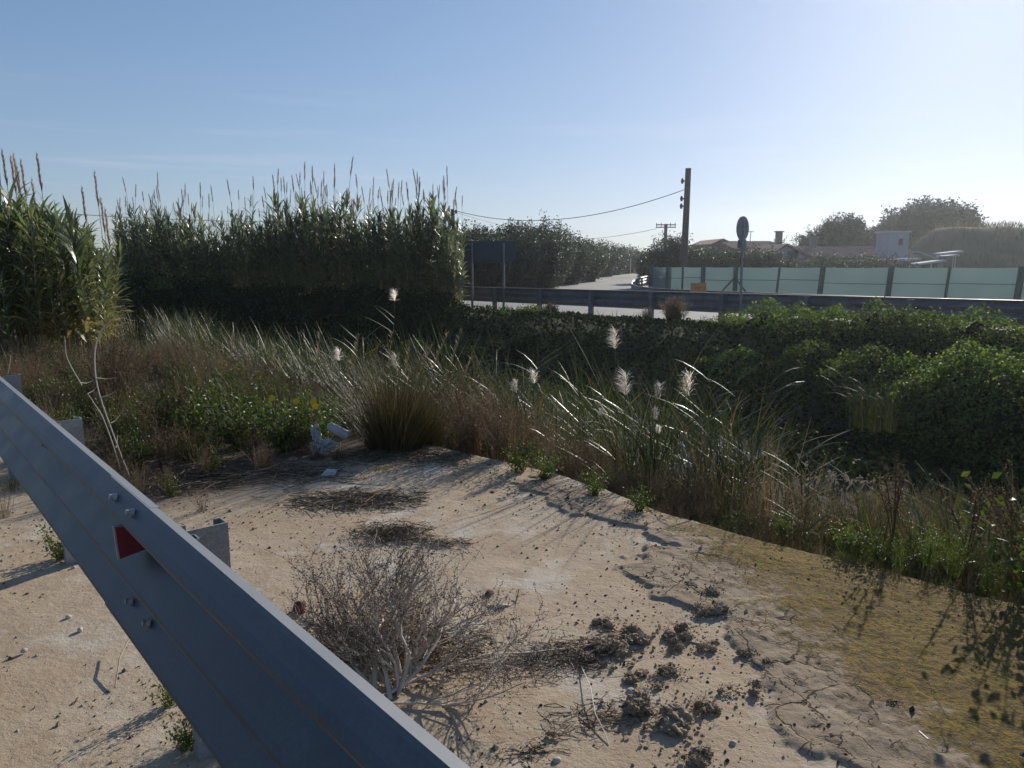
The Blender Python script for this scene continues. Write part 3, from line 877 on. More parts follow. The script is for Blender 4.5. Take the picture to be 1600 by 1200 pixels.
def house(name, px0, px1, f, ridge_y, eave_y, depth, label, wall, openings=(), chimneys=(), turn=None):
    e = empty(name, (0, 0, 0)); tag(e, label, 'house')
    x0, x1 = F(px0, 405, f)[0], F(px1, 405, f)[0]; zr_, ze = F(800, ridge_y, f + depth / 2)[2], F(800, eave_y, f)[2]
    g = Geo(); V = [(x0, f, -.7), (x1, f, -.7), (x1, f + depth, -.7), (x0, f + depth, -.7), (x0, f, ze - .05), (x1, f, ze - .05), (x1, f + depth, ze - .05), (x0, f + depth, ze - .05), (x0, f + depth / 2, zr_ - .14), (x1, f + depth / 2, zr_ - .14)]
    g.add(V, [[0, 1, 5, 4], [1, 2, 6, 5], [2, 3, 7, 6], [3, 0, 4, 7]]); g.add(V, [[4, 8, 7], [5, 6, 9]])
    build('wall', g, wall, e)
    rf = tile_roof('roof', x0 - .3, x1 + .3, f - .35, f + depth + .35, zr_, ze, e, M['tile'])
    for px, w_, h_ in chimneys:
        xc = F(px, 405, f + depth / 2)[0]; g = Geo(); box(g, (xc, f + depth / 2, zr_ + h_ / 2 - .25), (w_, .5, h_ + .5)); box(g, (xc, f + depth / 2, zr_ + h_ + .06), (w_ * 1.4, .7, .1)); build('chimney', g, M['wall_grey'], rf)
    for px, py, w_, h_ in openings:
        p = F(px, py, f); g = Geo(); box(g, (p[0], f - .03, p[2]), (w_, .06, h_)); wd = build('window', g, M['dark'], e)
        g = Geo(); box(g, (p[0], f - .05, p[2] - h_ / 2 - .05), (w_ + .2, .12, .08)); build('sill', g, wall, wd)
    return e
house('house', 1148, 1222, 66, 377, 388, 8, 'grey house with a low tiled roof and chimney beyond the fence', M['wall_grey'], openings=((1180, 398, 1, 1.1), (1205, 398, 1, 1.1)), chimneys=((1215, .5, .8),))
e = house('house', 1262, 1440, 60, 385, 403, 9, 'long low house under a wide tiled roof', M['wall_grey'], openings=((1300, 410, 1, .9), (1350, 410, 1, .9)), chimneys=((1247 + 22, .5, .7),))
# gabled end wall facing the road
def gable(name, px0, pxa, px1, ya, y0, y1, f, depth, label, wall, door=None):
    e = empty(name, (0, 0, 0)); tag(e, label, 'house')
    A_, B_, C_ = F(px0, y0, f), F(pxa, ya, f), F(px1, y1, f)
    V = [(A_[0], f, -.7), (C_[0], f, -.7), (C_[0], f, C_[2]), (B_[0], f, B_[2]), (A_[0], f, A_[2])]
    V += [(v[0], f + depth, v[2]) for v in V]
    g = Geo(); g.add(V, [[0, 1, 6, 5], [1, 2, 7, 6], [0, 5, 9, 4], [0, 1, 2, 4], [5, 9, 7, 6]]); g.add(V, [[4, 2, 3], [9, 8, 7]])
    build('wall', g, wall, e)
    g = Geo()
    for P0, P1 in ((A_, B_), (B_, C_)):
        d = P1 - P0; ext = .12 if P0 is B_ else 0
        p1 = P1 + d * ext; p0 = P0 - d * (.12 if P0 is A_ else 0)
        V = []
        for y in (f - .3, f + depth + .3):
            V += [(p0[0], y, p0[2] + .01), (p1[0], y, p1[2] + .01), (p1[0], y, p1[2] + .16), (p0[0], y, p0[2] + .16)]
        g.add(V, [[0, 1, 2, 3], [4, 7, 6, 5], [3, 2, 6, 7], [0, 4, 5, 1], [1, 5, 6, 2], [0, 3, 7, 4]])
    build('roof', g, M['tile'], e)
    if door:
        p = F(door[0], door[1], f); g = Geo(); box(g, (p[0], f - .02, p[2]), (door[2], .05, door[3])); build('door', g, M['dark'], e)
    return e
gable('house', 1196, 1228, 1264, 384, 404, 402, 57, 7, 'pale gabled house end with a small dark door', M['wall_pale'], (1238, 406, .8, 1.3))
gable('house', 1112, 1129, 1160, 375.5, 383, 390, 70, 8, 'narrow house with a peaked roofline left of the round sign', M['wall_grey'], (1135, 398, .8, 1.0))
# small flat-roofed block by the big tree
e = empty('water_tower', (0, 0, 0)); tag(e, 'small pale block with a flat white top in front of the big dark tree', 'building')
p0, p1 = F(1388, 386, 58), F(1421, 363, 58); g = Geo(); box(g, ((p0[0] + p1[0]) / 2, 59, (p1[2] - .7) / 2), (p1[0] - p0[0], 2, p1[2] + .7)); build('wall', g, M['wall_pale'], e)
g = Geo(); box(g, ((p0[0] + p1[0]) / 2, 59, p1[2] + .06), (p1[0] - p0[0] + .2, 2.2, .12)); build('roof', g, M['white'], e)
g = Geo(); p = F(1407, 378, 58); box(g, (p[0], 57.98, p[2]), (.3, .06, .5)); build('window', g, M['dark'], e)
# TV antennas
def antenna(px, yt, yb, f, label, w=.9):
    a_, b_ = F(px, yt, f), F(px - 2, yb, f); e = empty('antenna', tuple(b_)); tag(e, label, 'antenna')
    d = a_ - b_; g = Geo(); tubes(g, [[0, 0, 0], d], [.035, .03], 5); build('mast', g, M['wire'], e)
    g = Geo(); tubes(g, [d + [-w * 1.3, 0, 0], d + [w * .5, 0, 0]], [.025, .025], 4)
    for t in np.linspace(-1.1, .4, 6): tubes(g, [d + [w * t, -.25, 0], d + [w * t, .25, 0]], [.012, .012], 4)
    build('boom', g, M['wire'], e)
antenna(1173.5, 362, 381, 68, 'thin roof antenna right of the round sign', .45)
antenna(1509, 327, 372, 60, 'tall thin antenna over the shoulder of the big round tree', .8)
# stacked pale boards
for k, (x0, y0, x1, y1) in enumerate([(1318, 409, 1440, 405), (1436, 413, 1480, 407), (1473, 397, 1505, 393), (1478, 401, 1500, 399), (1437, 394, 1466, 405)]):
    a_, b_ = F(x0, y0, 50 + k), F(x1, y1, 50 + k); g = Geo(); dd = b_ - a_
    nrm = np.array([-dd[2], 0, dd[0]]); nrm /= np.linalg.norm(nrm)
    V = []
    for y in (0, 1.2):
        for p, s_ in ((a_, -1), (b_, -1), (b_, 1), (a_, 1)): V.append(p + nrm * .06 * s_ + [0, y, 0])
    g.add(V, [[0, 1, 2, 3], [4, 7, 6, 5], [0, 4, 5, 1], [3, 2, 6, 7], [1, 5, 6, 2], [0, 3, 7, 4]])
    # legs carry the board down to the ground
    for t in (.1, .9):
        p = a_ + dd * t + [0, .6, -.07]; box(g, (p[0], p[1], (p[2] - .6) / 2), (.05, .05, p[2] + .6))
    tag(build('board', g, M['wall_pale']), ['long pale board lying level before the long tiled house', 'pale board low beside the mound foot', 'upper pale board on the mound foot', 'lower pale board on the mound foot', 'pale board slanting down beside the tank block'][k], 'board')

# ================================================================== PLANTS
def U(a, b, n=None): return rng.uniform(a, b, n)
TAU = 2 * math.pi

# ---- giant canes
def cane_mesh(h, nleaf, ll, lw, seed, m_leaf, low=.12):
    g = Geo(); k = 8
    lean = U(.02, .12); az = U(0, TAU)
    t = np.linspace(0, 1, k)
    off = lean * h * t ** 2
    P = np.stack([off * math.cos(az), off * math.sin(az), h * t], 1)
    tubes(g, P, np.interp(t, [0, .7, 1], [.013, .010, .004]), 4, tint=U(0.1, .9), mat=1, cap=False)
    tt = np.sort(U(low, .98, nleaf)); tt = tt ** .85
    b = np.stack([np.interp(tt, t, P[:, i]) for i in range(3)], 1)
    az_l = np.cumsum(math.pi + U(-.5, .5, nleaf)) + U(0, TAU)
    up = tt ** 2
    tint = np.clip(.55 - .5 * tt + U(-.35, .45, nleaf) + (tt < .35) * U(0, .4, nleaf), 0, 1)
    blades(g, b, az_l, .62 - .35 * up + U(-.15, .15, nleaf), ll * U(.7, 1.25, nleaf) * (1 - .35 * up), lw * U(.8, 1.2, nleaf), 1.35 - .7 * up + U(-.3, .4, nleaf), seg=4, tint=tint, twist=U(-1.2, 1.2, nleaf))
    return g.mesh('giant_cane', [m_leaf, M['cane_stem']]), P[-1]
def plume_mesh(L, w, n=130):
    g = Geo()
    tubes(g, [[0, 0, -.15], [.01, 0, L * .5], [.03, 0, L * 1.0]], [.006, .005, .002], 4, tint=.6)
    z = L * (.60 + .40 * U(0, 1, n) ** .8); b = np.stack([.03 * (z / L) ** 2, np.zeros(n), z - .1], 1)
    blades(g, b, U(0, TAU, n), U(.05, .24, n), U(.08, .17, n) * (1.15 - .9 * (z / L - .45)), np.full(n, w), U(-.1, .5, n), seg=2, tint=U(0, 1, n))
    return g.mesh('plume', M['plume'])
plumes = [plume_mesh(L, .012) for L in (1.0, 1.2, 1.4)]
near_canes = [cane_mesh(h, 46, .56, .046, i, M['cane']) for i, h in enumerate((2.3, 2.7, 3.0, 2.5, 1.9))]
far_canes = [cane_mesh(h, 44, .60, .062, i, M['cane_far'], low=.05) for i, h in enumerate((3.0, 3.4, 3.7, 3.2, 2.7, 3.9, 3.5))]

def cane(mesh_top, x, y, z, rz, sc, with_plume, label, cat, group, tilt=(0, 0)):
    me, top = mesh_top
    o = link('giant_cane', me, None, (x, y, z)); o.rotation_euler = (tilt[0], tilt[1], rz); o.scale = (sc, sc, sc)
    tag(o, label, cat, group)
    if with_plume:
        p = link('plume', plumes[int(U(0, 3))], o, tuple(top + [0, 0, -.08])); p.rotation_euler = (U(-.1, .1), U(-.1, .15), U(0, TAU))
        p.scale = (1, 1, U(.8, 1.15))
    return o
# left stand, on this side of the ditch
cells = []
for k in range(100):
    px = -60 + 225 * (k + .5) / 100 + U(-8, 8); f = U(10.8, 14.2)
    r = (px - 800) / 1196.
    cells.append((r * f, f, px))
for k, (x, y, px) in enumerate(cells):
    z = float(TZ(x, y)) - .05
    top = np.interp(px, [-60, 20, 90, 130, 160, 195], [.86, .88, .86, .74, .66, .5])
    sc = top * U(.86, 1.08)
    tall = False; sc *= 2.6 / (2.3, 2.7, 3.0, 2.5, 1.9)[k % 5]
    cane(near_canes[k % 5], x, y, z, U(0, TAU), sc, tall, 'broad-leaved giant cane in the leafy stand at the left edge of the picture', 'cane', 'giant canes in the left stand', (U(-.08, .08), U(-.03, .09)))
# a few tall flowering canes that overtop the stand
ORD2 = 'first second third fourth fifth sixth seventh eighth ninth tenth eleventh twelfth'.split()
for ki, (px, ty) in enumerate(((12, 236), (26, 246), (30, 242), (36, 262), (42, 252), (60, 282), (66, 242), (120, 322), (138, 295), (156, 270), (168, 312), (176, 330))):
    f = U(12.5, 13.5); p = F(px - 12, ty, f); z = float(TZ(p[0], p[1]))
    h = p[2] - z
    me, tp = near_canes[2]; s_ = (h - 1.3) / 3.0
    o = cane(near_canes[2], p[0], p[1], z, math.pi * 1.5, s_, False, ORD2[ki] + ' from the left of the tall plumed canes over the left stand', 'cane', 'plumed canes over the left stand', (0, .05))
    pl = link('plume', plumes[2], o, tuple(tp + [0, 0, -.1])); pl.scale = (1 / s_, 1 / s_, 1 / s_)
# the big stand across the ditch
def mid_line(px):
    f = np.interp(px, [190, 720], [31.0, 24.0]); return f
nmid = 250
for k in range(nmid):
    px = 186 + 536 * ((k + .5) / nmid) + U(-6, 6); dep = abs(rng.normal()) * 1.0
    f = float(mid_line(px)) + dep - .3; r = (px - 800) / 1196.; x, y = r * f, f
    z = float(TZ(x, y)); z = max(z, -.45)
    pixtop = np.interp(px, [186, 230, 300, 350, 420, 560, 640, 690, 712, 735], [362, 338, 352, 362, 348, 338, 333, 342, 366, 410]) + rng.normal() * 13
    h = F(px, pixtop + 26 * (fbm(px / 42., 1.5, 19, 3) - .5) * 2, f)[2] - z
    me, tp = far_canes[k % 7]; s_ = h / tp[2]
    pr_ = .7 if px > 380 else .8
    lab = 'slender giant cane with a feathery plume in the big stand across the ditch' if (k * 37 % 100) < pr_ * 100 else 'leafy giant cane without a plume in the big stand across the ditch'
    hp = 'plume' in lab and 'without' not in lab
    cane(far_canes[k % 7], x, y, z, U(0, TAU), s_, hp, lab, 'cane', 'plumed canes of the big stand' if hp else 'leafy canes of the big stand', (U(-.05, .05), U(-.05, .05)))
# the crowd of canes behind and among them that reads as one mass
def bake2(g, me, x, y, z, rz, s):
    n = len(me.vertices); co = np.empty(n * 3, np.float32); me.vertices.foreach_get("co", co); co = co.reshape(-1, 3) * s
    c_, s_ = math.cos(rz), math.sin(rz)
    V = np.stack([co[:, 0] * c_ - co[:, 1] * s_ + x, co[:, 0] * s_ + co[:, 1] * c_ + y, co[:, 2] + z], 1)
    ti = np.empty(n, np.float32); me.attributes['tint'].data.foreach_get('value', ti)
    f = np.empty(len(me.loops), np.int32); me.loops.foreach_get('vertex_index', f)
    lt = np.empty(len(me.polygons), np.int32); me.polygons.foreach_get('loop_total', lt)
    ls = np.empty(len(me.polygons), np.int32); me.polygons.foreach_get('loop_start', ls)
    mi = np.empty(len(me.polygons), np.int32); me.polygons.foreach_get('material_index', mi)
    off = g.nv; g.v.append(V); g.t.append(ti); g.nv += n
    for k_ in (3, 4):
        sel = lt == k_
        if sel.any():
            g.f.append(f[ls[sel][:, None] + np.arange(k_)] + off); g.m.append(mi[sel].astype(int))
def bake(g, me, x, y, z, rz, s):
    n = len(me.vertices); co = np.empty(n * 3, np.float32); me.vertices.foreach_get("co", co); co = co.reshape(-1, 3) * s
    c_, s_ = math.cos(rz), math.sin(rz)
    V = np.stack([co[:, 0] * c_ - co[:, 1] * s_ + x, co[:, 0] * s_ + co[:, 1] * c_ + y, co[:, 2] + z], 1)
    ti = np.empty(n, np.float32); me.attributes['tint'].data.foreach_get('value', ti)
    f = np.empty(len(me.loops), np.int32); me.loops.foreach_get('vertex_index', f)
    g.add(V, f.reshape(-1, 4), ti, 0)
g = Geo()
quads_only = []
for k in range(640):
    px = 188 + 530 * rng.random(); f = float(mid_line(px)) + U(-.4, 3.0); r = (px - 800) / 1196.; x, y = r * f, f
    z = max(float(TZ(x, y)), -.45); me, tp = far_canes[k % 7]
    pixtop = np.interp(px, [186, 230, 300, 350, 420, 560, 640, 690, 712, 735], [372, 350, 364, 372, 360, 350, 348, 364, 395, 450]) + rng.normal() * 14
    bake(g, me, x, y, z, U(0, TAU), (F(px, pixtop + 8 + 26 * (fbm(px / 42., 1.5, 19, 3) - .5) * 2, f)[2] - z) / tp[2])
tag(build('cane_thicket', g, [M['cane_far']]), 'dense mass of cane leaves and stems filling the big stand across the ditch', 'cane thicket', None, 'stuff')
g = Geo()
for k in range(320):
    px = -190 + 355 * rng.random(); f = U(11.2, 15.5); r = (px - 800) / 1196.; x, y = r * f, f
    bake(g, near_canes[k % 5][0], x, y, float(TZ(x, y)), U(0, TAU), 2.5 / (2.3, 2.7, 3.0, 2.5, 1.9)[k % 5] * np.interp(px, [60, 160], [.92, .7]) * U(.7, 1.0))
tag(build('cane_thicket', g, [M['cane']]), 'dense mass of broad cane leaves filling the stand at the left edge', 'cane thicket', None, 'stuff')

# ---- bramble mounds
def mound_geo(seed, sx, sy, sz, n, L, core=True, jit=.9):
    g = Geo()
    V = rng.normal(size=(n, 3)); V /= np.linalg.norm(V, axis=1, keepdims=True); V[:, 2] = np.abs(V[:, 2]) * 1.0 - .12
    r = 1 + .42 * n3(V, 1.6, seed) + .22 * n3(V, 4.5, seed + 5)
    sh = 1 - np.abs(rng.normal(size=n)) * .09 + (rng.random(n) < .05) * U(0, .14, n)
    C = V * (r * sh)[:, None] * [sx, sy, sz]
    leaves(g, C, L * U(.6, 1.3, n), L * .62 * U(.7, 1.2, n), nrm=V * [1, 1, 1.2] + [0, 0, .35], jit=jit)
    if core:  # added dark lump that blocks light through the leaves
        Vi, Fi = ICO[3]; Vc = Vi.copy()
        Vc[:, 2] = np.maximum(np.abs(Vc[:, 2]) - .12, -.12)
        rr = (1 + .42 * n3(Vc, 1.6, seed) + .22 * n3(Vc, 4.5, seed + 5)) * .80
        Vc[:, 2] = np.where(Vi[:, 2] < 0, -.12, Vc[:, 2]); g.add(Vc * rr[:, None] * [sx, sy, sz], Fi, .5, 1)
    return g
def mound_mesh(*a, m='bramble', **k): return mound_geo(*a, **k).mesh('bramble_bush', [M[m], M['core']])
bm_near = [mound_mesh(s, 1.25, 1.1, 1.35, 9000, .062) for s in (1, 2, 3)]
bm_far = [mound_mesh(s, 1.5, 1.3, 1.2, 6500, .085) for s in (4, 5, 6)]
bm_shade = [mound_mesh(s, 1.5, 1.3, 1.2, 6500, .085, m='shade_leaf') for s in (4, 5, 6)]  # same mounds with shade put into the leaf colour
def place_mound(me, x, y, z, rz, s, label, group=None):
    o = link('bramble_bush', me, None, (x, y, z), rz, s); tag(o, label, 'bush', group); return o
# bank below the far road, right part: bramble hedge whose lit top edges the dark bank
ORD = 'first second third fourth fifth sixth seventh eighth ninth tenth eleventh twelfth'.split()
k = 0
for px, ty, n_ in ((1105, 506, 15.3), (1150, 498, 15.4), (1205, 487, 15.3), (1262, 481, 15.2), (1318, 492, 15.2), (1375, 490, 15.1), (1428, 489, 15.0), (1480, 498, 15.0), (1535, 505, 14.9), (1590, 509, 14.8), (1650, 512, 14.8), (1720, 515, 14.8)):
    f, kx = ffor(px, n_); x, y = kx * f, f; top = F(px, ty, f)[2]; zb = -.75
    s = (top + .24 - zb) / 1.42
    place_mound(bm_near[k % 3], x, y, zb, U(0, TAU), (s * .95, s * .95, s), ORD[k] + ' from the left of the sunlit bramble mounds below the far guard rail', 'bramble mounds along the far bank'); k += 1
for px, ty, n_ in ((1110, 545, 13.7), (1190, 540, 13.6), (1275, 535, 13.5), (1350, 540, 13.5), (1430, 545, 13.3), (1525, 538, 12.6), (1585, 532, 12.4), (1660, 540, 12.3)):
    f, kx = ffor(px, n_); x, y = kx * f, f; top = F(px, ty, f)[2]; zb = -1.35
    s = (top - zb) / 1.42
    place_mound(bm_near[k % 3], x, y, zb, U(0, TAU), (max(s, .8) * .95, max(s, .8) * .95, s), 'dark shaded bramble mass on the ditch side of the far bank', 'shaded brambles on the ditch side'); k += 1
for a, n_, top in ( (-2.6, 12.5, .25), (-1.2, 13.0, .35), (.2, 12.9, .25), (1.6, 12.8, .3), (3.0, 12.7, .2), (4.4, 12.8, .2), (5.8, 13.1, 0), (7.2, 13.3, -.1), (8.6, 13.4, -.15)):
    x, y = W(a, n_); zb = -1.45; s = (top - zb) / 1.42
    place_mound(bm_near[k % 3], x, y, zb, U(0, TAU), (max(s, .8) * 1.0, max(s, .8) * 1.0, s), 'dark shaded bramble mass on the ditch side of the far bank', 'shaded brambles on the ditch side'); k += 1
# below the cane stand and left of the road gap
for px, ty, f in ((705, 487, 23.2), (745, 480, 22.8), (790, 478, 22.6), (835, 474, 22.4), (868, 492, 22.3)):
    p = F(px, ty, f); zb = -.95; s = (p[2] - zb) / 1.25
    place_mound(bm_far[k % 3], p[0], f, zb, U(0, TAU), (s * .75, s * .75, s), 'green bramble clump between the sign board posts and the ditch', 'green brambles by the sign board'); k += 1
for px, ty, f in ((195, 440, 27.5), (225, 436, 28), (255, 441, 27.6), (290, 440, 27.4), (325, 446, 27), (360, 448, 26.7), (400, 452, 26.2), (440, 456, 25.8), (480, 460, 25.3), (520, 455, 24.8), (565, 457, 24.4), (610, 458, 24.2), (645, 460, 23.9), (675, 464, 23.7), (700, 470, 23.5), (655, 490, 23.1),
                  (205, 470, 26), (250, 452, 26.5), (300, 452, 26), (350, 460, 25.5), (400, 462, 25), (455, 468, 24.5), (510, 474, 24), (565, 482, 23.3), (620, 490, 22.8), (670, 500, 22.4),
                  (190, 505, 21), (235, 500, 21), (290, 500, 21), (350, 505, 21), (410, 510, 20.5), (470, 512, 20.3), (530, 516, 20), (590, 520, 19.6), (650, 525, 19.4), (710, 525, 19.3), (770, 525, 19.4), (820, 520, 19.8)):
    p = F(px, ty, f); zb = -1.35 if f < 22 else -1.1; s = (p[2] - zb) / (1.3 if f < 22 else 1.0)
    place_mound(bm_shade[k % 3], p[0], f, zb, U(0, TAU), (max(.7, s * .8), s * .6, s), 'dark bramble mass in deep shade at the foot of the big cane stand', 'shaded brambles under the cane stand'); k += 1
for px, ty, f in ((900, 505, 21.6), (960, 506, 20.9), (1020, 508, 20.2), (1075, 512, 19.5)):
    p = F(px, ty, f); zb = -1.1; s = (p[2] - zb) / 1.3
    place_mound(bm_far[k % 3], p[0], f, zb, U(0, TAU), (1.0, .7, s), 'low dark bramble growth on the bank under the road gap', 'low growth under the road gap'); k += 1
# bright clump on the dark bank
p = F(252, 447, 24.6); tag(link('bramble_bush', mound_mesh(9, .38, .35, .3, 900, .09, core=False, m='weed_green'), None, tuple(p - [0, 0, .05])), 'small bright green shrub lit against the black shade below the canes', 'bush')

# creeping growth that covers the slope of the far bank
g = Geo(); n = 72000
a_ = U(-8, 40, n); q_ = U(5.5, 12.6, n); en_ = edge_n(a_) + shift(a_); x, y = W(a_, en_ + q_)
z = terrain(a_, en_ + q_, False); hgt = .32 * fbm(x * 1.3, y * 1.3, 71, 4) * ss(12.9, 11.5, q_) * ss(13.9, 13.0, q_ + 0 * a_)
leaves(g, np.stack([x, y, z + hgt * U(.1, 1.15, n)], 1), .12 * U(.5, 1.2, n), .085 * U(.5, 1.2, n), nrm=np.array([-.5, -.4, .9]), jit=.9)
tag(build('creeping_growth', g, [M['shade_leaf']]), 'dark creeping growth covering the slope under the far guard rail', 'ground cover', None, 'stuff')  # wears the shade-darkened leaf green too

# ---- trees
def tree(name, x, y, zb, h, w, label, m, group=None, dens=1.0, leaf=.13, spiky=.5, trunk=.12, shape='oval', seed=1, lo=.12):
    e = empty(name, (x, y, zb)); tag(e, label, 'tree', group)
    g = Geo(); nb = 9
    # trunk and limbs
    tp = np.array([[0, 0, -.3], [U(-.1, .1), U(-.1, .1), h * .25], [U(-.15, .15), U(-.1, .1), h * .5], [0, 0, h * .75]])
    tubes(g, tp, [w * trunk * .55, w * trunk * .4, w * trunk * .25, w * trunk * .08], 7)
    for k in range(nb):
        a = TAU * k / nb + U(-.3, .3); z0 = h * U(.12, .5); rr = w * .5 * U(.55, .85)
        tubes(g, [[0, 0, z0], [rr * .45 * math.cos(a), rr * .45 * math.sin(a), z0 + h * .14], [rr * math.cos(a), rr * math.sin(a), z0 + h * U(.2, .38)]], [w * trunk * .2, w * trunk * .12, w * trunk * .03], 5)
    build('trunk', g, M['bark'], e)
    g = Geo(); nc = int(240 * dens)
    V = rng.normal(size=(nc, 3)); V /= np.linalg.norm(V, axis=1, keepdims=True)
    rad = rng.random(nc) ** .40 * .97 if shape != 'dome' else .72 + .26 * rng.random(nc)
    zz = V[:, 2] * rad
    if shape == 'dome': wx = np.where(zz < 0, 1.0, 1.0)
    else: wx = 1.0
    r = rad * (1 + .3 * n3(V, 1.5, seed))
    hc = h * (1 - lo) / 2
    C = np.stack([V[:, 0] * r * w / 2 * wx, V[:, 1] * r * w / 2 * wx, h * lo + hc + V[:, 2] * r * hc * .93], 1)
    if shape == 'dome': C[:, 2] = np.where(V[:, 2] < 0, h * lo + hc * .75 + V[:, 2] * r * hc * .55, h * lo + hc * .75 + V[:, 2] * r * hc * 1.2)
    per = 60 if shape != 'dome' else 110
    cs = w * U(.045, .085, nc)
    ax = np.stack([V[:, 0] * .5, V[:, 1] * .5, np.full(nc, .8)], 1); ax /= np.linalg.norm(ax, axis=1, keepdims=True)
    along = np.clip(rng.normal(size=(nc, per)), -1.3, 1.3); spread = np.clip(rng.normal(size=(nc, per, 3)), -1.5, 1.5) * cs[:, None, None] * (.62 if shape != 'dome' else .5)
    P = C[:, None] + spread + ax[:, None] * (along * (cs * (1 + spiky * 2.2))[:, None])[:, :, None]
    P = P.reshape(-1, 3); n = len(P)
    ct = np.repeat(U(0, .7, nc), per) + U(0, .3, n)
    leaves(g, P, leaf * U(.6, 1.3, n), leaf * .5 * U(.6, 1.2, n), nrm=np.repeat(V, per, 0) + [0, 0, .3], jit=1.0, tint=np.clip(ct, 0, 1))
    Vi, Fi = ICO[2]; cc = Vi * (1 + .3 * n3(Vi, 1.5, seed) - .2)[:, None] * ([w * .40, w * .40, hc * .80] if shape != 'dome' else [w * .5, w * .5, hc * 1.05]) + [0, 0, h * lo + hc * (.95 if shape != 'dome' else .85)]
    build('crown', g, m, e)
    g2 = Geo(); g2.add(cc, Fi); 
    o2 = build('light_block_core', g2, M['core'], e)  # added dark lump that stops light passing through the crown
    return e
# olive-like trees along the side road
spec = [(708, 362, 47, 2.6), (738, 356, 46, 2.4), (766, 358, 45, 2.2), (792, 354, 45, 2.6), (812, 352, 46, 2.8), (838, 350, 47, 3.2), (862, 357, 49, 3.0), (772, 372, 42, 2.4), (812, 370, 42.5, 2.6), (846, 368, 44, 2.6), (742, 372, 41, 2.6),
        (884, 380, 56, 3.6), (908, 388, 63, 3.8), (918, 389, 72, 3.8), (936, 393, 80, 4.2), (953, 394, 90, 4.5), (970, 396, 100, 5), (985, 398, 112, 5)]
for k, (px, ty, f, w) in enumerate(spec):
    p = F(px, ty, f); h = p[2] + .45
    tree('olive_tree', p[0], f, -.45, h, w, ('grey-green tree with upright shoots in the row behind the sign board' if px < 870 else ORD[max(0, k - 11)] + ' from the left of the smaller trees receding along the side road'), M['olive'], 'trees beside the sign board' if px < 870 else 'trees along the side road', dens=1.15, leaf=.16 if f < 50 else .24, spiky=.75, seed=k, lo=.06)
# dark tree in front of the tall pole
for (px, ty, f, w, h0, lab) in ((1050, 374, 49.5, 3.1, 0, 'dark bushy tree at the left end of the green fence, the tall pole before it'), (1078, 387, 51, 2.4, 0, 'lower dark bush right of the tall pole'), (1100, 394, 54, 2.6, 0, 'low hazy shrub between the pole and the peaked house'), (1022, 398, 58, 2.6, 0, 'low tree where the side road bends')):
    p = F(px, ty, f); tree('bushy_tree', p[0], f, -.45, p[2] + .45, w, lab, M['olive'], dens=1.1, leaf=.17, spiky=.6, seed=int(px), lo=.02)
for (px, ty, f, w, lab) in ((1118, 398, 52, 3.2, 'low olive shrub behind the fence near the box of the round sign'), (1150, 395, 51, 3.4, 'low shrub behind the fence left of the brace'), (1185, 393, 51, 3.2, 'pale flowering shrub behind the fence right of the round sign post'), (1222, 378, 62, 2.6, 'dark pointed tree at the gable of the pale house'), (1213, 396, 50, 2.4, 'shrub just left of the pale gabled house'), (1290, 405, 49, 3.2, 'low scrub before the long tiled house'), (1340, 407, 49, 3.2, 'low scrub right of the house windows'), (1385, 406, 50, 3.0, 'low scrub under the tank block')):
    p = F(px, ty, f); tree('shrub', p[0], f, -.45, p[2] + .45, w, lab, M['olive'], dens=.9, leaf=.16, spiky=.4, seed=int(px), lo=.02)
p = F(1318, 343, 72); tree('round_tree', p[0], 72, -.5, p[2] + .5, 5.2, 'hazy round tree rising behind the long tiled roof', M['pine'], dens=2.0, leaf=.25, spiky=.3, seed=3, lo=.1, shape='dome')
for px, ty, w in ((1282, 360, 3.6), (1352, 356, 3.4), (1268, 372, 2.4)):
    p = F(px, ty, 73); tree('round_tree', p[0], 73, -.5, p[2] + .5, w, {1282: 'thin-topped tree at the left shoulder of the round hazy tree', 1352: 'wispy tree at the right shoulder of the round hazy tree', 1268: 'small feathery tree beside the thin distant pole'}[px], M['pine'], dens=1.2, leaf=.22, spiky=.8, seed=px, lo=.1)
p = F(1447, 328, 78); tree('pine_tree', p[0] + .2, 78, -.5, p[2] + .5, 9.6, 'large dark dome-shaped tree, the biggest on the skyline', M['pine'], dens=4.0, leaf=.40, spiky=.15, seed=8, lo=.12, shape='dome')
# far wood on the skyline
g = Geo()
for k in range(420):
    px = U(150, 1120) if k % 3 else U(860, 1030); f = U(180, 280); p = F(px, 400 + U(-5, 6), f); n = 26
    C = np.array([p[0], f, p[2] * .5]) + rng.normal(size=(n, 3)) * [3.2, 2, p[2] * .28]
    C[:, 2] = np.clip(C[:, 2], -.5, p[2] + .3)
    leaves(g, C, 1.8, 1.3, tint=U(0, 1, n))
tag(build('far_wood', g, M['olive']), 'low dark wood along the horizon past the side road', 'wood', None, 'stuff')

# mound on the right
g = Geo(); xs = np.linspace(-1, 1, 60); ys = np.linspace(-1, 1, 34)
fm = 58; c0 = F(1660, 357, fm); V = []
hx = 11.0; hy = 8.0; top = c0[2] + .9
for x in xs:
    for y in ys:
        xx, yy = c0[0] + x * hx, fm + 6 + y * hy
        pr_ = (1 - ss(.56, .98, np.abs(x) + .12 * fbm(y * 2, x * 3, 4))) * (1 - ss(.1, 1.0, np.abs(y)))
        V.append((xx, yy, -.6 + top * float(pr_) + .5 * (float(fbm(xx * .5, yy * .5, 6)) - .5) * float(pr_)))
i = (np.arange(59)[:, None] * 34 + np.arange(33)[None]).reshape(-1, 1)
g.add(V, (i + [0, 34, 35, 1]))
M['mound'] = solid('scrub_earth', (.085, .085, .05), .95, nscale=.6, c2=(.16, .135, .085), bump=.4, bscale=3)
tag(build('hill', g, M['mound'], smooth=True), kind='structure')
g = Geo(); n = 5200
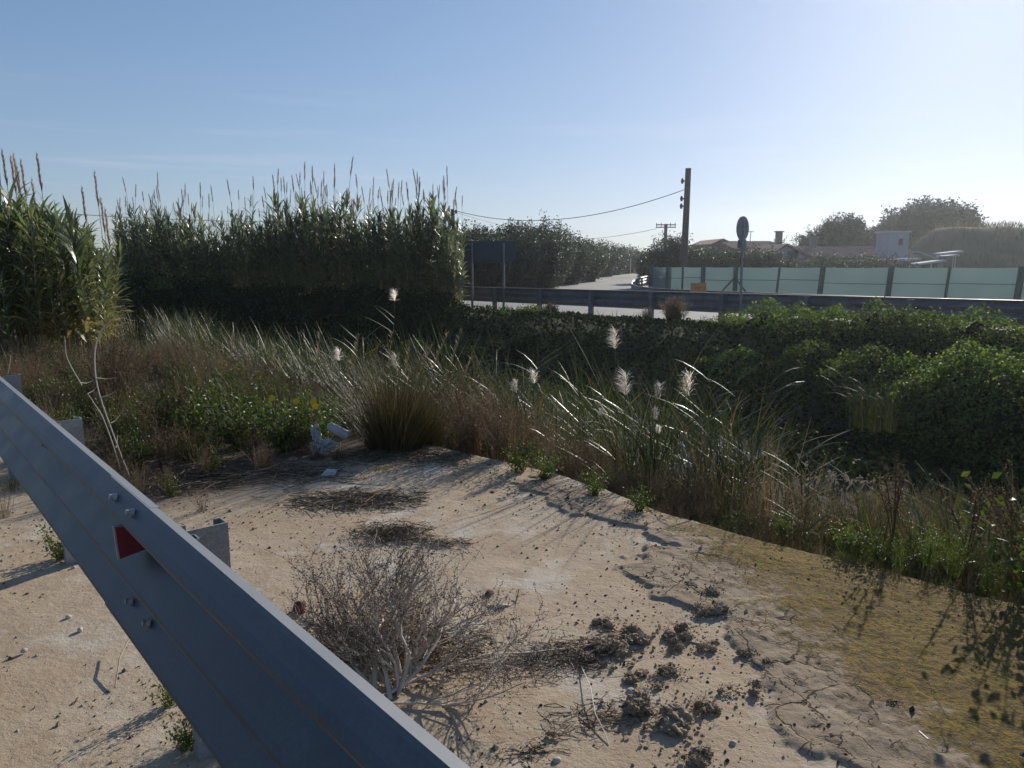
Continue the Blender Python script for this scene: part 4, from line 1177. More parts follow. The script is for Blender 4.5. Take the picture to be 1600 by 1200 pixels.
u_, v_ = rng.integers(0, 59, n), rng.integers(0, 33, n); VV = np.array(V)
B = VV[u_ * 34 + v_] + rng.normal(size=(n, 3)) * [.25, .25, 0]
B = B[B[:, 2] > -.4]
blades(g, B, U(0, TAU, len(B)), U(.05, .5, len(B)), U(.3, .85, len(B)), .05, U(.1, .9, len(B)), seg=2)
tag(build('dry_grass', g, M['grass']), 'dry grass covering the mound at the right', 'grass', None, 'stuff')

# verge grass along the side road and the far road
g = Geo(); B = []
for k in range(5200):
    t = rng.random(); j = t * (len(spd) - 1); i0 = int(j); p = spd[i0]; q2 = spd[min(i0 + 1, len(spd) - 1)]; d = q2 - p; d = d / (np.linalg.norm(d) + 1e-9)
    s_ = np.array([-d[1], d[0]]); w = p + (q2 - p) * (j - i0) + s_ * (hw[i0] + abs(rng.normal()) * 1.5 + .1) * (1 if k % 4 else -1)
    if AN(*w)[1] > 25: B.append((w[0], w[1], float(TZ(*w))))
B = np.array(B)
blades(g, B, U(0, TAU, len(B)), U(.05, .5, len(B)), U(.15, .45, len(B)), .035, U(.2, 1, len(B)), seg=2)
n = 2600; a_ = U(-6, 40, n); n_ = 15.9 + rng.normal(size=n) * .35; xx, yy = W(a_, n_)
keep = ~((a_ > 10.5) & (a_ < 17.8) & (rng.random(n) < .8))
xx, yy = xx[keep], yy[keep]; B = np.stack([xx, yy, terrain(a_[keep], n_[keep], False)], 1)
blades(g, B, U(0, TAU, len(B)), U(.05, .5, len(B)), U(.1, .35, len(B)), .02, U(.2, 1, len(B)), seg=2)
tag(build('verge_grass', g, M['weed_green']), 'green grass along the road verges', 'grass', None, 'stuff')
# small posts of the vineyard fence far along the side road
for k, px in enumerate((945, 966, 985, 993, 1002, 1008)):
    p = F(px, 428 - .4 * k, 88 + 4 * k); p[2] = -.35; g = Geo(); tubes(g, [[0, 0, 0], [0, 0, 2.0]], [.06, .06], 5)
    o = build('stake', g, M['cream'], loc=tuple(p)); tag(o, 'thin pale stake standing along the far verge of the side road', 'stake', 'stakes along the side road')

# grey shrub at the posts and scrub on the road edge
def bare_shrub(name, x, y, z, R_, hgt, n, m, label, cat='shrub', leafn=10, tm=0.0, lean=(0, 0), lw=.012, group=None):
    g = Geo(); az = U(0, TAU, n); tl = U(.02, .75, n)
    top = blades(g, np.stack([U(-.1, .1, n) * R_ * 2, U(-.1, .1, n) * R_ * 2, np.zeros(n)], 1), az, tl * R_ / hgt * 1.2, hgt * U(.6, 1.05, n), lw, U(-.3, .2, n), seg=4, tint=U(0, .6, n), prof=[1, .9, .7, .5, .3])
    i = rng.integers(0, n, n * leafn); t = U(.35, 1.0, n * leafn) * 4; j = np.minimum(t.astype(int), 3); w = (t - j)[:, None]
    C = top[i, j] * (1 - w) + top[i, j + 1] * w + rng.normal(size=(n * leafn, 3)) * .025 * R_ * 2
    leaves(g, C, lw * U(1.5, 3.5, len(C)), lw * U(.8, 1.6, len(C)), tint=U(.2, 1, len(C)))
    o = build(name, g, m, loc=(x, y, z)); tag(o, label, cat, group); return o
f, kx = ffor(1056, 15.6); bare_shrub('dry_shrub', kx * f, f, -.2, .55, .78, 240, M['reed_dry'], 'grey-brown feathery dry shrub standing before the far guard rail posts', leafn=14, lw=.016)
f, kx = ffor(860, 15.7); bare_shrub('dry_shrub', kx * f, f, -.35, .5, .6, 160, M['weed_brown'], 'low brownish shrub at the left end of the visible road edge', leafn=12, lw=.02)
f, kx = ffor(1012, 15.6); bare_shrub('dry_shrub', kx * f, f, -.2, .3, .5, 50, M['reed_dry'], 'small sparse dry weed left of the grey feathery shrub', leafn=8, lw=.014)

# ---- reeds in the ditch
def reed_mesh(n, L, rad, seed, w=.017, dr=(.2, 1.5)):
    g = Geo(); ang = U(0, TAU, n); rr = rad * np.sqrt(U(0, 1, n))
    b = np.stack([rr * np.cos(ang), rr * np.sin(ang), np.zeros(n)], 1)
    az = np.where(rng.random(n) < .6, math.pi + rng.normal(size=n) * .8, U(0, TAU, n))
    blades(g, b, az, U(.02, .28, n), L * U(.6, 1.1, n), w * U(.7, 1.2, n), U(dr[0], dr[1], n) * U(.2, 1, n), seg=7, tint=np.clip(U(-.05, .8, n) + (rng.random(n) < .12) * .5, 0, 1), prof=[.8, 1, 1, 1, .9, .75, .5, .05], twist=U(-1.5, 1.5, n))
    return g.mesh('reed_clump', M['reed'])
reeds = [reed_mesh(74, 1.75, .27, s, w=.0115, dr=(.3, 1.9)) for s in range(5)] + [reed_mesh(50, 1.45, .22, 9, w=.011, dr=(.5, 2.1)), reed_mesh(60, 1.6, .22, 10, w=.010, dr=(.8, 2.2))]
dryreeds = [None]
M_dry = M['reed_dry']
def reed_at(me, x, y, s, label, group, z=None, rz=None):
    z = float(TZ(x, y)) - .05 if z is None else z
    o = link('reed_clump', me, None, (x, y, z), U(-.5, .5) if rz is None else rz, s); tag(o, label, 'reeds', group); return o
cnt = 0
tries = 0
while cnt < 250 and tries < 6000:
    tries += 1
    a = 1.2 + 16.3 * rng.random() ** .85; qq = U(.75, 4.6); n = float(edge_n(a)) + qq
    if a < 3.0 and (qq > .9 or rng.random() < .6): continue
    if a < 4.5 and qq > 3.2: continue
    x, y = W(a, n); cnt += 1
    reed_at(reeds[cnt % 7], x, y, U(.72, 1.0) * float(np.interp(a, [2, 2.6, 6, 8, 18], [.6, .90, .82, .72, .72])), 'clump of long arching reed blades crowded in the ditch', 'reed clumps crowding the ditch')
for px, py, f, s in ((1362, 655, 9.2, .62), (1340, 650, 9.4, .5), (1388, 655, 9.0, .5)):
    p = F(px, py, f); reed_at(reeds[6], p[0], f, s, {1362: 'lone reed clump leaning left against the dark bank, middle tuft', 1340: 'left tuft of the lone reeds on the dark bank', 1388: 'right tuft of the lone reeds on the dark bank'}[px], None, z=p[2] - .15, rz=0)
for px, py, s in ((1330, 845, .55), (1380, 850, .5), (1440, 865, .62), (1490, 868, .6), (1545, 880, .5), (1585, 890, .6), (1300, 830, .5), (1620, 900, .7)):
    p = G(px, py, -.1); d = W(0, .35); reed_at(reeds[5 + (px % 2)], p[0] + d[0], p[1] + d[1], s, 'short bent reed clump near the moss corner of the slab', 'short reeds near the mossy corner')

# ---- plumed reeds
def plumed_reed(px, py, f, label, h=1.35, plume=.2, nl=9, lean=.1, full=True, tint0=.3):
    p = F(px, py, f); zb = p[2] - h
    g = Geo(); k = 8; t = np.linspace(0, 1, k); dx = -lean * h * (1 - t) ** 1.5
    P = np.stack([dx, np.zeros(k), h * t], 1)
    tubes(g, P, np.interp(t, [0, 1], [.006, .002]), 4, tint=.5, cap=False)
    tt = np.sort(U(.2, .86, nl)); b = np.stack([np.interp(tt, t, P[:, i]) for i in range(3)], 1)
    az = np.where(rng.random(nl) < .65, U(-.5, .5, nl), math.pi + U(-.5, .5, nl))
    blades(g, b, az, U(.6, 1.0, nl), U(.28, .46, nl), U(.013, .02, nl), U(.0, .9, nl), seg=4, tint=U(tint0, 1, nl), prof=[.5, 1, .9, .55, .05])
    e = build('plumed_reed', g, M['reed'], loc=(p[0], f, zb)); tag(e, label, 'reed', 'plumed reeds')
    if full:
        g = Geo(); n = 150; z = plume * U(-.4, .3, n); ang = U(0, TAU, n)
        blades(g, np.stack([np.zeros(n), np.zeros(n), h + z], 1), np.where(rng.random(n) < .7, math.pi + U(-1, 1, n), ang), U(.3, 1.2, n), plume * U(.25, .5, n), .0045, U(.2, 1.1, n), seg=3, prof=[.4, 1, 1, .3])
        build('plume', g, M['white_plume'], e)
    return e
for args in ((617, 462, 8.5, 'tall reed with a small white plume standing against the foot of the big canes', 1.6, .16), (962, 530, 6.6, 'reed with the highest white plume in front of the road gap', 1.6, .22), (978, 600, 6.2, 'reed with the widest white plume, low in the middle of the ditch', 1.3, .25),
             (1031, 612, 6.3, 'reed with a small white plume between two larger ones', 1.2, .16), (1078, 602, 6.3, 'reed with a ragged white plume right of the middle', 1.35, .24), (618, 565, 7.4, 'reed with a pinkish plume above the dark tuft of grass', 1.3, .17), (530, 555, 7.6, 'reed with a dull plume left of the dark tuft of grass', 1.2, .15),
             (835, 590, 6.8, 'reed with a brownish plume left of the water gap', 1.3, .15), (1026, 647, 5.9, 'reed with a faint low plume under the small white one', 1.0, .12), (1030, 672, 5.6, 'reed with a tiny white tuft low among the blades', .9, .08), (940, 645, 5.9, 'reed with a tiny pale plume left of the widest one', 1.0, .08), (806, 605, 6.6, 'reed with a small brown plume above the brown weeds', 1.1, .13)):
    plumed_reed(args[0], args[1], args[2], args[3], args[4], args[5], lean=U(-.06, .16), tint0=.2)
for px, py, f in ((840, 528, 6.9), (1112, 545, 6.8), (1210, 560, 6.3), (1190, 640, 5.4), (1252, 640, 5.0), (1150, 560, 6.6), (905, 580, 6.8), (725, 520, 7.3), (690, 530, 7.2), (560, 490, 8.2), (1270, 690, 4.6), (1095, 600, 5.8), (760, 540, 7), (870, 620, 6), (1160, 680, 4.9), (965, 640, 5.6)):
    plumed_reed(px, py, f, 'reed stem with stiff angled leaves and no plume rising from the ditch', U(1.2, 1.5), 0, nl=13, lean=U(-.1, .15), full=False)
# frayed flower heads of the grasses over the tuft
for px, py, f in ((560, 525, 6.9), (590, 540, 6.7), (640, 535, 6.6), (660, 560, 6.5), (700, 520, 6.4), (722, 518, 6.4), (740, 555, 6.4), (612, 520, 6.9), (675, 540, 6.6), (430, 540, 7.6), (365, 520, 8.2), (450, 560, 7.4), (500, 520, 7.6)):
    p = F(px, py, f); h = p[2] + .35; g = Geo(); k = 7; t = np.linspace(0, 1, k); ln = U(.05, .35)
    P = np.stack([ln * (t ** 2 - 1), np.zeros(k), h * t], 1); tubes(g, P, np.full(k, .0025), 3, tint=.7, cap=False)
    n = 70; tt = U(.72, 1, n); B = np.stack([np.interp(tt, t, P[:, 0]), np.zeros(n), h * tt], 1)
    blades(g, B, U(0, TAU, n), U(.2, .7, n), U(.03, .07, n), .0045, U(0, .6, n), seg=2, tint=U(.5, 1, n))
    tag(build('seeding_grass', g, M['reed_dry'], loc=(p[0], f, -.35)), 'tall thin grass stalk with a pale frayed seed head', 'grass stalk', 'seeding grass stalks')

# ---- weeds
def weed_mesh(name, h, R_, n, m, lw, leafn, ll=None, stem=.004):
    g = Geo(); az = U(0, TAU, n); tl = U(.0, .7, n)
    top = blades(g, np.stack([U(-.3, .3, n) * R_, U(-.3, .3, n) * R_, np.zeros(n)], 1), az, tl, h * U(.5, 1.1, n), stem, U(-.4, .7, n), seg=4, tint=U(.2, 1, n), prof=[1, .9, .8, .6, .4])
    N = n * leafn; i = rng.integers(0, n, N); t = U(.15, 1.0, N) * 4; j = np.minimum(t.astype(int), 3); w = (t - j)[:, None]
    C = top[i, j] * (1 - w) + top[i, j + 1] * w + rng.normal(size=(N, 3)) * lw * .9
    leaves(g, C, (ll or lw * 2) * U(.5, 1.2, N), lw * U(.5, 1.2, N), tint=np.clip(np.repeat(U(0, .7, 1), N) * .4 + U(0, .8, N), 0, 1))
    return g.mesh(name, m)
brown = [weed_mesh('brown_weed', h, .2, 70, M['weed_brown'], .010, 16, .02, .0035) for h in (.55, .7, .62)]
dryw = [weed_mesh('dry_weed', h, .22, 60, M['reed_dry'], .008, 9, .02, .0035) for h in (.6, .75)]
greenw = [weed_mesh('green_weed', h, .18, 34, M['weed_green'], .026, 16, .045, .004) for h in (.5, .42, .6)]
fineg = [weed_mesh('green_weed', h, .16, 60, M['weed_green'], .010, 18, .028, .003) for h in (.35, .5)]
def grass_mesh(n, L, rad, w, m='grass', tl=(.0, .5), dr=(.1, .8)):
    g = Geo(); ang = U(0, TAU, n); rr = rad * np.sqrt(U(0, 1, n))
    b = np.stack([rr * np.cos(ang), rr * np.sin(ang), np.zeros(n)], 1)
    blades(g, b, ang + U(-.6, .6, n), U(tl[0], tl[1], n) * (.3 + rr / rad), L * U(.45, 1.1, n), w, U(dr[0], dr[1], n), seg=4)
    return g.mesh('grass_tuft', M[m])
smallg = [grass_mesh(90, .4, .1, .006, 'grass'), grass_mesh(80, .32, .1, .006, 'weed_green', (.1, .9))]
ug = {'b': (Geo(), M['weed_brown']), 'd': (Geo(), M['reed_dry']), 'g': (Geo(), M['weed_green']), 't': (Geo(), M['grass'])}
def put(kind, me, a, n, s):
    x, y = W(a, n); bake2(ug[kind][0], me, x, y, float(terrain(a, n, False)) - .02, U(0, TAU), s)
# strip along the edge of the slab
for k in range(560):
    a = U(1.0, 6.2); n = float(edge_n(a)) + abs(rng.normal()) * .62 + .12
    hh = np.interp(a, [1.0, 1.9, 2.6, 3.4, 4.2, 5], [.32, .38, .5, .55, .62, .9]) * U(.6, 1.05) * float(np.interp(n - float(edge_n(a)), [.1, .7], [.5, 1.1]))
    r_ = rng.random(); xx = vn(a * 1.7, n * 1.7, 3)
    r_ = r_ * .8 + .45 * (xx - .35)
    if r_ < .22: put('b', brown[k % 3], a, n, hh)
    elif r_ < .40: put('d', dryw[k % 2], a, n, hh * 1.1)
    elif r_ < .62: put('g', fineg[k % 2], a, n, hh)
    elif r_ < .80: put('g', greenw[k % 3], a, n, hh * .9)
    else: put('t', smallg[k % 2 if k % 2 == 0 else 0], a, n, hh * 1.4)
for k in range(420):
    a = U(-2.5, 3.4); n = float(edge_n(a)) + U(.7, 5.2); hh = U(.5, 1.15); r_ = rng.random()
    if r_ < .25: put('b', brown[k % 3], a, n, hh * .9)
    elif r_ < .6: put('d', dryw[k % 2], a, n, hh)
    elif r_ < .75: put('g', fineg[k % 2], a, n, hh)
    else: put('t', smallg[0], a, n, hh * 1.6)
# the weedy end of the lay-by
for k in range(560):
    a = 5.0 + 7.5 * rng.random() ** 1.2; n = U(.75, 4.8)
    lim = 4.98 - .35 * (n > 2.3) * (n - 2.3) * .3
    if a < lim + .25 * vn(n * 3, 1.0, 4): continue
    hh = np.interp(a, [5, 5.8, 8, 12], [.36, .66, .74, .8]) * U(.6, 1.1)
    zone = fbm(a * .9, n * .9, 12, 3)
    r_ = rng.random() + (zone - .5) * 1.3
    if r_ < .34: put('b', brown[k % 3], a, n, hh)
    elif r_ < .46: put('d', dryw[k % 2], a, n, hh)
    elif r_ < .74: put('g', greenw[k % 3], a, n, hh * .95)
    elif r_ < .92: put('g', fineg[k % 2], a, n, hh)
    else: put('t', smallg[0], a, n, hh * 1.4)
for kk, lab in (('b', 'tangle of brown dying weeds along the ditch edge'), ('d', 'pale dry stalks mixed through the ditch edge weeds'), ('g', 'green leafy undergrowth among the weeds at the ditch edge'), ('t', 'yellowish grass growing through the weeds')):
    tag(build({'b': 'brown_undergrowth', 'd': 'dry_undergrowth', 'g': 'green_undergrowth', 't': 'rough_grass'}[kk], ug[kk][0], ug[kk][1]), lab, 'undergrowth', None, 'stuff')
# named plants
def plant(me, px, py, s, name, label, cat='plant', group=None, z=0, rz=None):
    p = G(px, py, z); o = link(name, me, None, (p[0], p[1], z - .02), U(0, TAU) if rz is None else rz, s); tag(o, label, cat, group); return o
tuft = grass_mesh(1300, 1.0, .25, .0050, 'grass', (.0, .6), (.05, .8))
plant(tuft, 617, 700, .84, 'grass_tuft', 'big dense tuft of brownish grass at the end of the sandy patch', 'grass tuft')
plant(tuft, 668, 690, .5, 'grass_tuft', 'yellowish smaller tuft just right of the big dark tuft', 'grass tuft')
bb = weed_mesh('brown_bush', .75, .3, 170, M['weed_brown'], .011, 26, .022, .004)
plant(bb, 735, 705, .95, 'brown_bush', 'rounded reddish-brown bush right of the big grass tuft', 'bush')
plant(bb, 790, 715, .75, 'brown_bush', 'smaller brown bush where the slab edge begins', 'bush')
plant(bb, 180, 640, 1.1, 'brown_bush', 'dark brown bush behind the second rail post', 'bush', z=.0)
plant(bb, 270, 690, .95, 'brown_bush', 'brown bush left of the green flowering plants', 'bush')
for px, py, s, lab in ((812, 738, .38, 'bright green low plant at the corner of the slab'), (850, 750, .34, 'fresh green plant hugging the slab edge right of the corner'), (930, 775, .3, 'small green plant at the middle of the slab edge'), (1000, 800, .26, 'green sprig in the weeds on the slab edge'), (1340, 868, .26, 'small plant with fresh leaves where moss meets weeds'), (1450, 880, .34, 'bright green feathery plant beside the moss'), (1490, 893, .36, 'widest bright green plant beside the moss'), (1405, 885, .26, 'low green plant left of the feathery ones'), (1545, 915, .3, 'yellow-green plant near the right edge of the moss')):
    plant(fineg[1] if px > 1350 else greenw[0], px, py, s * 1.5, 'green_plant', lab)
for px, py, s, lab in ((1222, 832, .35, 'tiny bright green sprout at the slab edge'), (1320, 858, .42, 'round-leaved green seedling on the slab edge'), (1370, 872, .4, 'second round-leaved seedling left of the feathery plant')):
    plant(greenw[1], px, py, s, 'seedling', lab)
# flowering plants
fl = weed_mesh('flowering_plant', .6, .22, 46, M['weed_green'], .024, 20, .045, .005)
for i, (px, py, s, fls, lab) in enumerate(((440, 705, 1.0, ((425, 622), (463, 627)), 'green plant with two yellow daisies behind the white rubbish'), (495, 700, .9, ((490, 627), (493, 635)), 'green plant with a close pair of yellow daisies'), (370, 700, 1.05, (), 'leafy green plant left of the yellow daisies'), (300, 690, 1.1, (), 'tallest leafy green plant on the left, no flowers'))):
    o = plant(fl, px, py, s, 'flowering_plant' if fls else 'leafy_plant', lab, rz=0)
    for fx_, fy_ in fls:
        p = F(fx_, fy_, o.location.y - .12); g = Geo()
        nrm = np.array([.1, -.9, .35]); nrm /= np.linalg.norm(nrm); u = np.cross(nrm, [0, 0, 1]); u /= np.linalg.norm(u); v = np.cross(u, nrm)
        for k in range(13):
            a = TAU * k / 13; d = u * math.cos(a) + v * math.sin(a); sd = np.cross(nrm, d)
            g.add([p + d * .006 - sd * .004, p + d * .006 + sd * .004, p + d * .026 + sd * .004 + nrm * .003, p + d * .026 - sd * .004 + nrm * .003], [[0, 1, 2, 3]])
        Vi, Fi = ICO[1]; g.add(Vi * .008 + p, Fi)
        loc = o.location; ginv = Geo(); ginv.v = [(v_ - np.array(loc)) / s for v_ in g.v]; ginv.f, ginv.m, ginv.t, ginv.nv = g.f, g.m, g.t, g.nv
        fo_ = build('flower', ginv, M['yellow'], o)
        g = Geo(); st = (p - np.array(loc)) / s; tubes(g, [[st[0] * .7, st[1] * .7, .1], [st[0] * .9, st[1] * .95, st[2] * .6], st - nrm * .004], [.003, .003, .002], 4, tint=.7); build('stem', g, M['weed_green'], o)
# small weeds on the near side of the rail and on the sand
for px, py, s, lab, me in ((98, 872, .5, 'dark green weed behind the rail at the far left', greenw[1]), (262, 1100, .30, 'green weed under the lower edge of the near rail', greenw[2]), (292, 1165, .30, 'lowest green weed at the foot of the near rail', greenw[0]), (8, 808, .4, 'grey dry weed cut by the left edge of the picture', dryw[0]), (315, 800, .30, 'thin pale weed with a few leaves beyond the rail post', dryw[1]), (20, 765, .5, 'patch of low yellow-green grass under the far part of the rail', smallg[1])):
    plant(me, px, py, s, 'weed', lab)
# tall weed just past the right edge, its branches reach into view
plant(greenw[2], 1640, 960, 1.15, 'tall_weed', 'dark green weed leaning in from the right edge over the moss')
# dry stalks on the right: dock with seeds
for px, py, ht, lab in ((1580, 905, .62, 'tall brown seed stalk at the right edge'), (1395, 850, .55, 'leaning grey seed stalk over the dark water'), (1510, 880, .55, 'bushy grey seed stalk right of the bright green plants'), (1600, 900, .5, 'second brown seed stalk at the right edge')):
    p = G(px, py, 0); g = Geo(); ns_ = 5
    for q_ in range(ns_):
        k = 7; t = np.linspace(0, 1, k); dx, dy = U(-.25, .1), U(-.1, .1)
        P = np.stack([dx * t ** 1.5, dy * t, ht * U(.7, 1) * t], 1); tubes(g, P, np.full(k, .003), 3, tint=.6, cap=False)
        n = 90; tt = U(.45, 1, n); B = np.stack([np.interp(tt, t, P[:, i]) for i in range(3)], 1) + rng.normal(size=(n, 3)) * .012
        leaves(g, B, .014, .010, tint=U(.2, 1, n))
    tag(build('seed_stalk', g, M['weed_brown'], loc=(p[0], p[1], -.03)), lab, 'plant')

# bare curved stems on the left
def stem_path(pts, f, r, label, side=()):
    P = np.array([F(x, y, f) for x, y in pts]); 
    t = np.linspace(0, len(P) - 1, 24); P = np.stack([np.interp(t, np.arange(len(P)), P[:, i]) for i in range(3)], 1)
    for _ in range(3): P[1:-1] = P[1:-1] * .5 + (P[:-2] + P[2:]) * .25
    g = Geo(); tubes(g, P, np.linspace(r, r * .4, 24), 5, tint=.7)
    for (xa, ya), (xb, yb) in side:
        a_, b_ = F(xa, ya, f), F(xb, yb, f + .08); tubes(g, [a_, (a_ + b_) / 2 + [0, 0, -.01], b_], [r * .5, r * .4, r * .2], 4, tint=.8)
    tag(build('bare_stem', g, M['twig']), label, 'dry stem')
stem_path([(202, 744), (190, 715), (172, 665), (155, 620), (148, 585), (147, 545), (155, 520), (172, 500), (185, 493)], 5.05, .0065, 'long pale bare stem curving up behind the rail and hooking right', (((149, 590), (183, 590)), ((157, 621), (183, 610)), ((173, 661), (187, 649)), ((181, 700), (184, 680))))
stem_path([(188, 733), (175, 690), (160, 650), (147, 630), (137, 615)], 5.1, .0055, 'shorter pale bare stem beside the hooked one', (((137, 615), (152, 603)), ((125, 598), (145, 595))))
stem_path([(128, 602), (112, 575), (103, 555), (101, 525)], 5.6, .004, 'faint thin stem left of the hooked one')
stem_path([(12, 584), (15, 570), (17, 555)], 6.2, .005, 'short pale stick standing behind the farthest rail post')

# ---- the dead shrub
def make_branches(root, stems, Lr, seed_n):
    rg = np.random.default_rng(5)
    P_, R__, ends = {k: [] for k in range(4)}, {k: [] for k in range(4)}, []
    def grow(p, d, L, r, depth):
        k = 6; pts = [p]; d = d.copy(); cur = p.copy()
        for i in range(k - 1):
            d = d + rg.normal(size=3) * (.15 + .05 * depth) + np.array([0, 0, .05]); d /= np.linalg.norm(d)
            cur = cur + d * L / (k - 1)
            cur[2] = max(cur[2], .008); pts.append(cur.copy())
        P_[depth].append(pts); R__[depth].append(np.linspace(r, r * .45, k))
        ends.append((np.array(pts), depth))
        if depth < 3:
            nch = {0: 7, 1: 5, 2: 3}[depth]
            for c in range(nch):
                t = rg.uniform(.22, .98) if depth else rg.uniform(.25, .98); j = min(int(t * (k - 1)), k - 2); w = t * (k - 1) - j
                q_ = pts[j] * (1 - w) + pts[j + 1] * w
                ax = rg.normal(size=3); ax -= d * ax.dot(d); ax /= np.linalg.norm(ax)
                nd_ = d * 1.0 + ax * rg.uniform(.2, .6) + np.array([0, 0, .12]); nd_ /= np.linalg.norm(nd_)
                grow(q_, nd_, L * rg.uniform(.42, .72), r * (1 - .5 * t) * .62, depth + 1)
    for (d, L, r) in stems: grow(np.array(root, float) + rg.normal(size=3) * [.03, .03, 0], np.array(d) / np.linalg.norm(d), L, r, 0)
    return P_, R__, ends
stems = [((-.9, .45, .7), .46, .007), ((-.3, .5, 1.0), .5, .008), ((.3, .6, .9), .5, .007), ((-.75, .35, .55), .42, .008), ((-.45, .5, .75), .44, .008), ((-.15, .35, .95), .46, .010), ((.15, .35, .9), .44, .010), ((.4, .4, .75), .44, .009), ((.65, .3, .55), .42, .009), ((-.85, .1, .3), .36, .006), ((.9, .25, .3), .42, .006),
         ((1.0, .1, .10), .46, .006), ((-.3, .8, .5), .44, .007), ((.15, .85, .45), .42, .007), ((.5, .75, .4), .40, .006), ((-.6, .65, .45), .42, .006), ((.05, .1, 1), .36, .006), ((-.2, -.05, .9), .32, .005)]
P_, R__, ends = make_branches((0, 0, .01), stems, .5, 0)
root = G(610, 1086, 0)
sh = empty('dead_shrub', tuple(root)); sh.scale = (.96, 1.0, .70); tag(sh, 'dead leafless grey shrub sprawling beside the near rail, full of tiny husks', 'dead shrub')
for dpt, nm in ((0, 'stem'), ):
    for P1, R1 in zip(P_[0], R__[0]):
        g = Geo(); tubes(g, np.array(P1), np.array(R1) * 1.12, 6, tint=float(U(.4, .95))); build('stem', g, M['twig'], sh, smooth=True)
g = Geo()
for dpt, sd in ((1, 5), (2, 4), (3, 3)):
    tubes(g, np.array(P_[dpt]), np.maximum(np.array(R__[dpt]) * {1: 1.35, 2: 1.0, 3: .8}[dpt], .0007), sd, tint=U(.1, .9, len(P_[dpt])), cap=False)
build('twigs', g, M['twig'], sh)
g = Geo(); C = []
for pts, dpt in ends:
    if dpt >= 2:
        for _ in range(7 if dpt == 3 else 5):
            t = rng.random() * 4.99; j = int(t); C.append(pts[j] * (1 - t + j) + pts[j + 1] * (t - j) + rng.normal(size=3) * .0022)
C = np.array(C); Vi, Fi = ICO[1]
n = len(C); s_ = U(.0014, .0031, n)
oc = np.array([[1, 0, 0], [-1, 0, 0], [0, 1, 0], [0, -1, 0], [0, 0, 1.3], [0, 0, -1]]); of = np.array([[0, 2, 4], [2, 1, 4], [1, 3, 4], [3, 0, 4], [2, 0, 5], [1, 2, 5], [3, 1, 5], [0, 3, 5]])
V = C[:, None] + oc[None] * s_[:, None, None] * U(.7, 1.3, (n, 6, 1)); g.add(V.reshape(-1, 3), (np.arange(n)[:, None, None] * 6 + of[None]).reshape(-1, 3), np.repeat(U(0, 1, n), 6))
build('husks', g, M['seed'], sh)
print('husks', n)

# ---- clods, stones, sticks
def sticks(g, c, n, rad, L, r=.0016, hgt=.02, tint=(0, 1), elong=1.0, rz=0.0, zt=.25):
    ang = U(0, TAU, n) if elong == 1.0 else rng.normal(size=n) * .8 + rz
    q_ = np.clip(rng.normal(size=(n, 2)), -1.9, 1.9) * rad * .5; q_[:, 0] *= elong
    cs, sn = math.cos(rz), math.sin(rz); q_ = np.stack([q_[:, 0] * cs - q_[:, 1] * sn, q_[:, 0] * sn + q_[:, 1] * cs], 1)
    z = U(.002, hgt, n); l = L * U(.3, 1.1, n)
    d = np.stack([np.cos(ang), np.sin(ang), rng.normal(size=n) * zt], 1)
    c0 = np.stack([q_[:, 0], q_[:, 1], z], 1); mid_ = c0 + rng.normal(size=(n, 3)) * [.006, .006, .004]
    P = np.stack([c0 - d * l[:, None] / 2, mid_, c0 + d * l[:, None] / 2], 1) + np.asarray(c); P[..., 2] = np.maximum(P[..., 2], .001)
    tubes(g, P, np.repeat(r * U(.5, 1.4, (n, 1)), 3, 1), 3, tint=U(*tint, n), cap=False)
M['straw'] = foliage('dark_straw', [(.05, .035, .022), (.12, .085, .055), (.20, .15, .10), (.44, .35, .25)], .8, 0, .15, vary=0)
SOIL = Geo()
def clod(px, py, s, label, flat=.6, straw=60, seed=1, red=False):
    p = G(px, py, 0.01); e = empty('mud_clod', (p[0], p[1], .01)); tag(e, label, 'clod')
    g = Geo(); m_ = max(3, int(4 + s * 22))
    for k in range(m_):
        c = [rng.normal() * s * .5, rng.normal() * s * .36, s * U(-.02, .14)]
        r_ = s * U(.12, .40); lump(g, c, (r_, r_ * U(.7, 1), r_ * flat * U(.8, 1.3)), 4 if s > .06 else 3, .62, 2.9, seed + k * 7)
    for k in range(int(14 + s * 260)):      # loose crumbs round the clod, all in one strewn mass
        a__, d__ = U(0, TAU), s * (.5 + abs(rng.normal()) * .55); q__ = s * U(.02, .075) + .0015
        lump(SOIL, (p[0] + math.cos(a__) * d__ * 1.2, p[1] + math.sin(a__) * d__ * .9, .01 + q__ * .3), (q__, q__ * .8, q__ * .7), 1, .4, 2.0, seed + k)
    build('earth', g, M['clod_red'] if red else M['clod'], e, smooth=False)
    g = Geo(); sticks(g, (0, 0, s * .02), straw, s * .8, min(s * .5, .03), .0008, s * .35, zt=.35); build('straw', g, M['straw'], e)
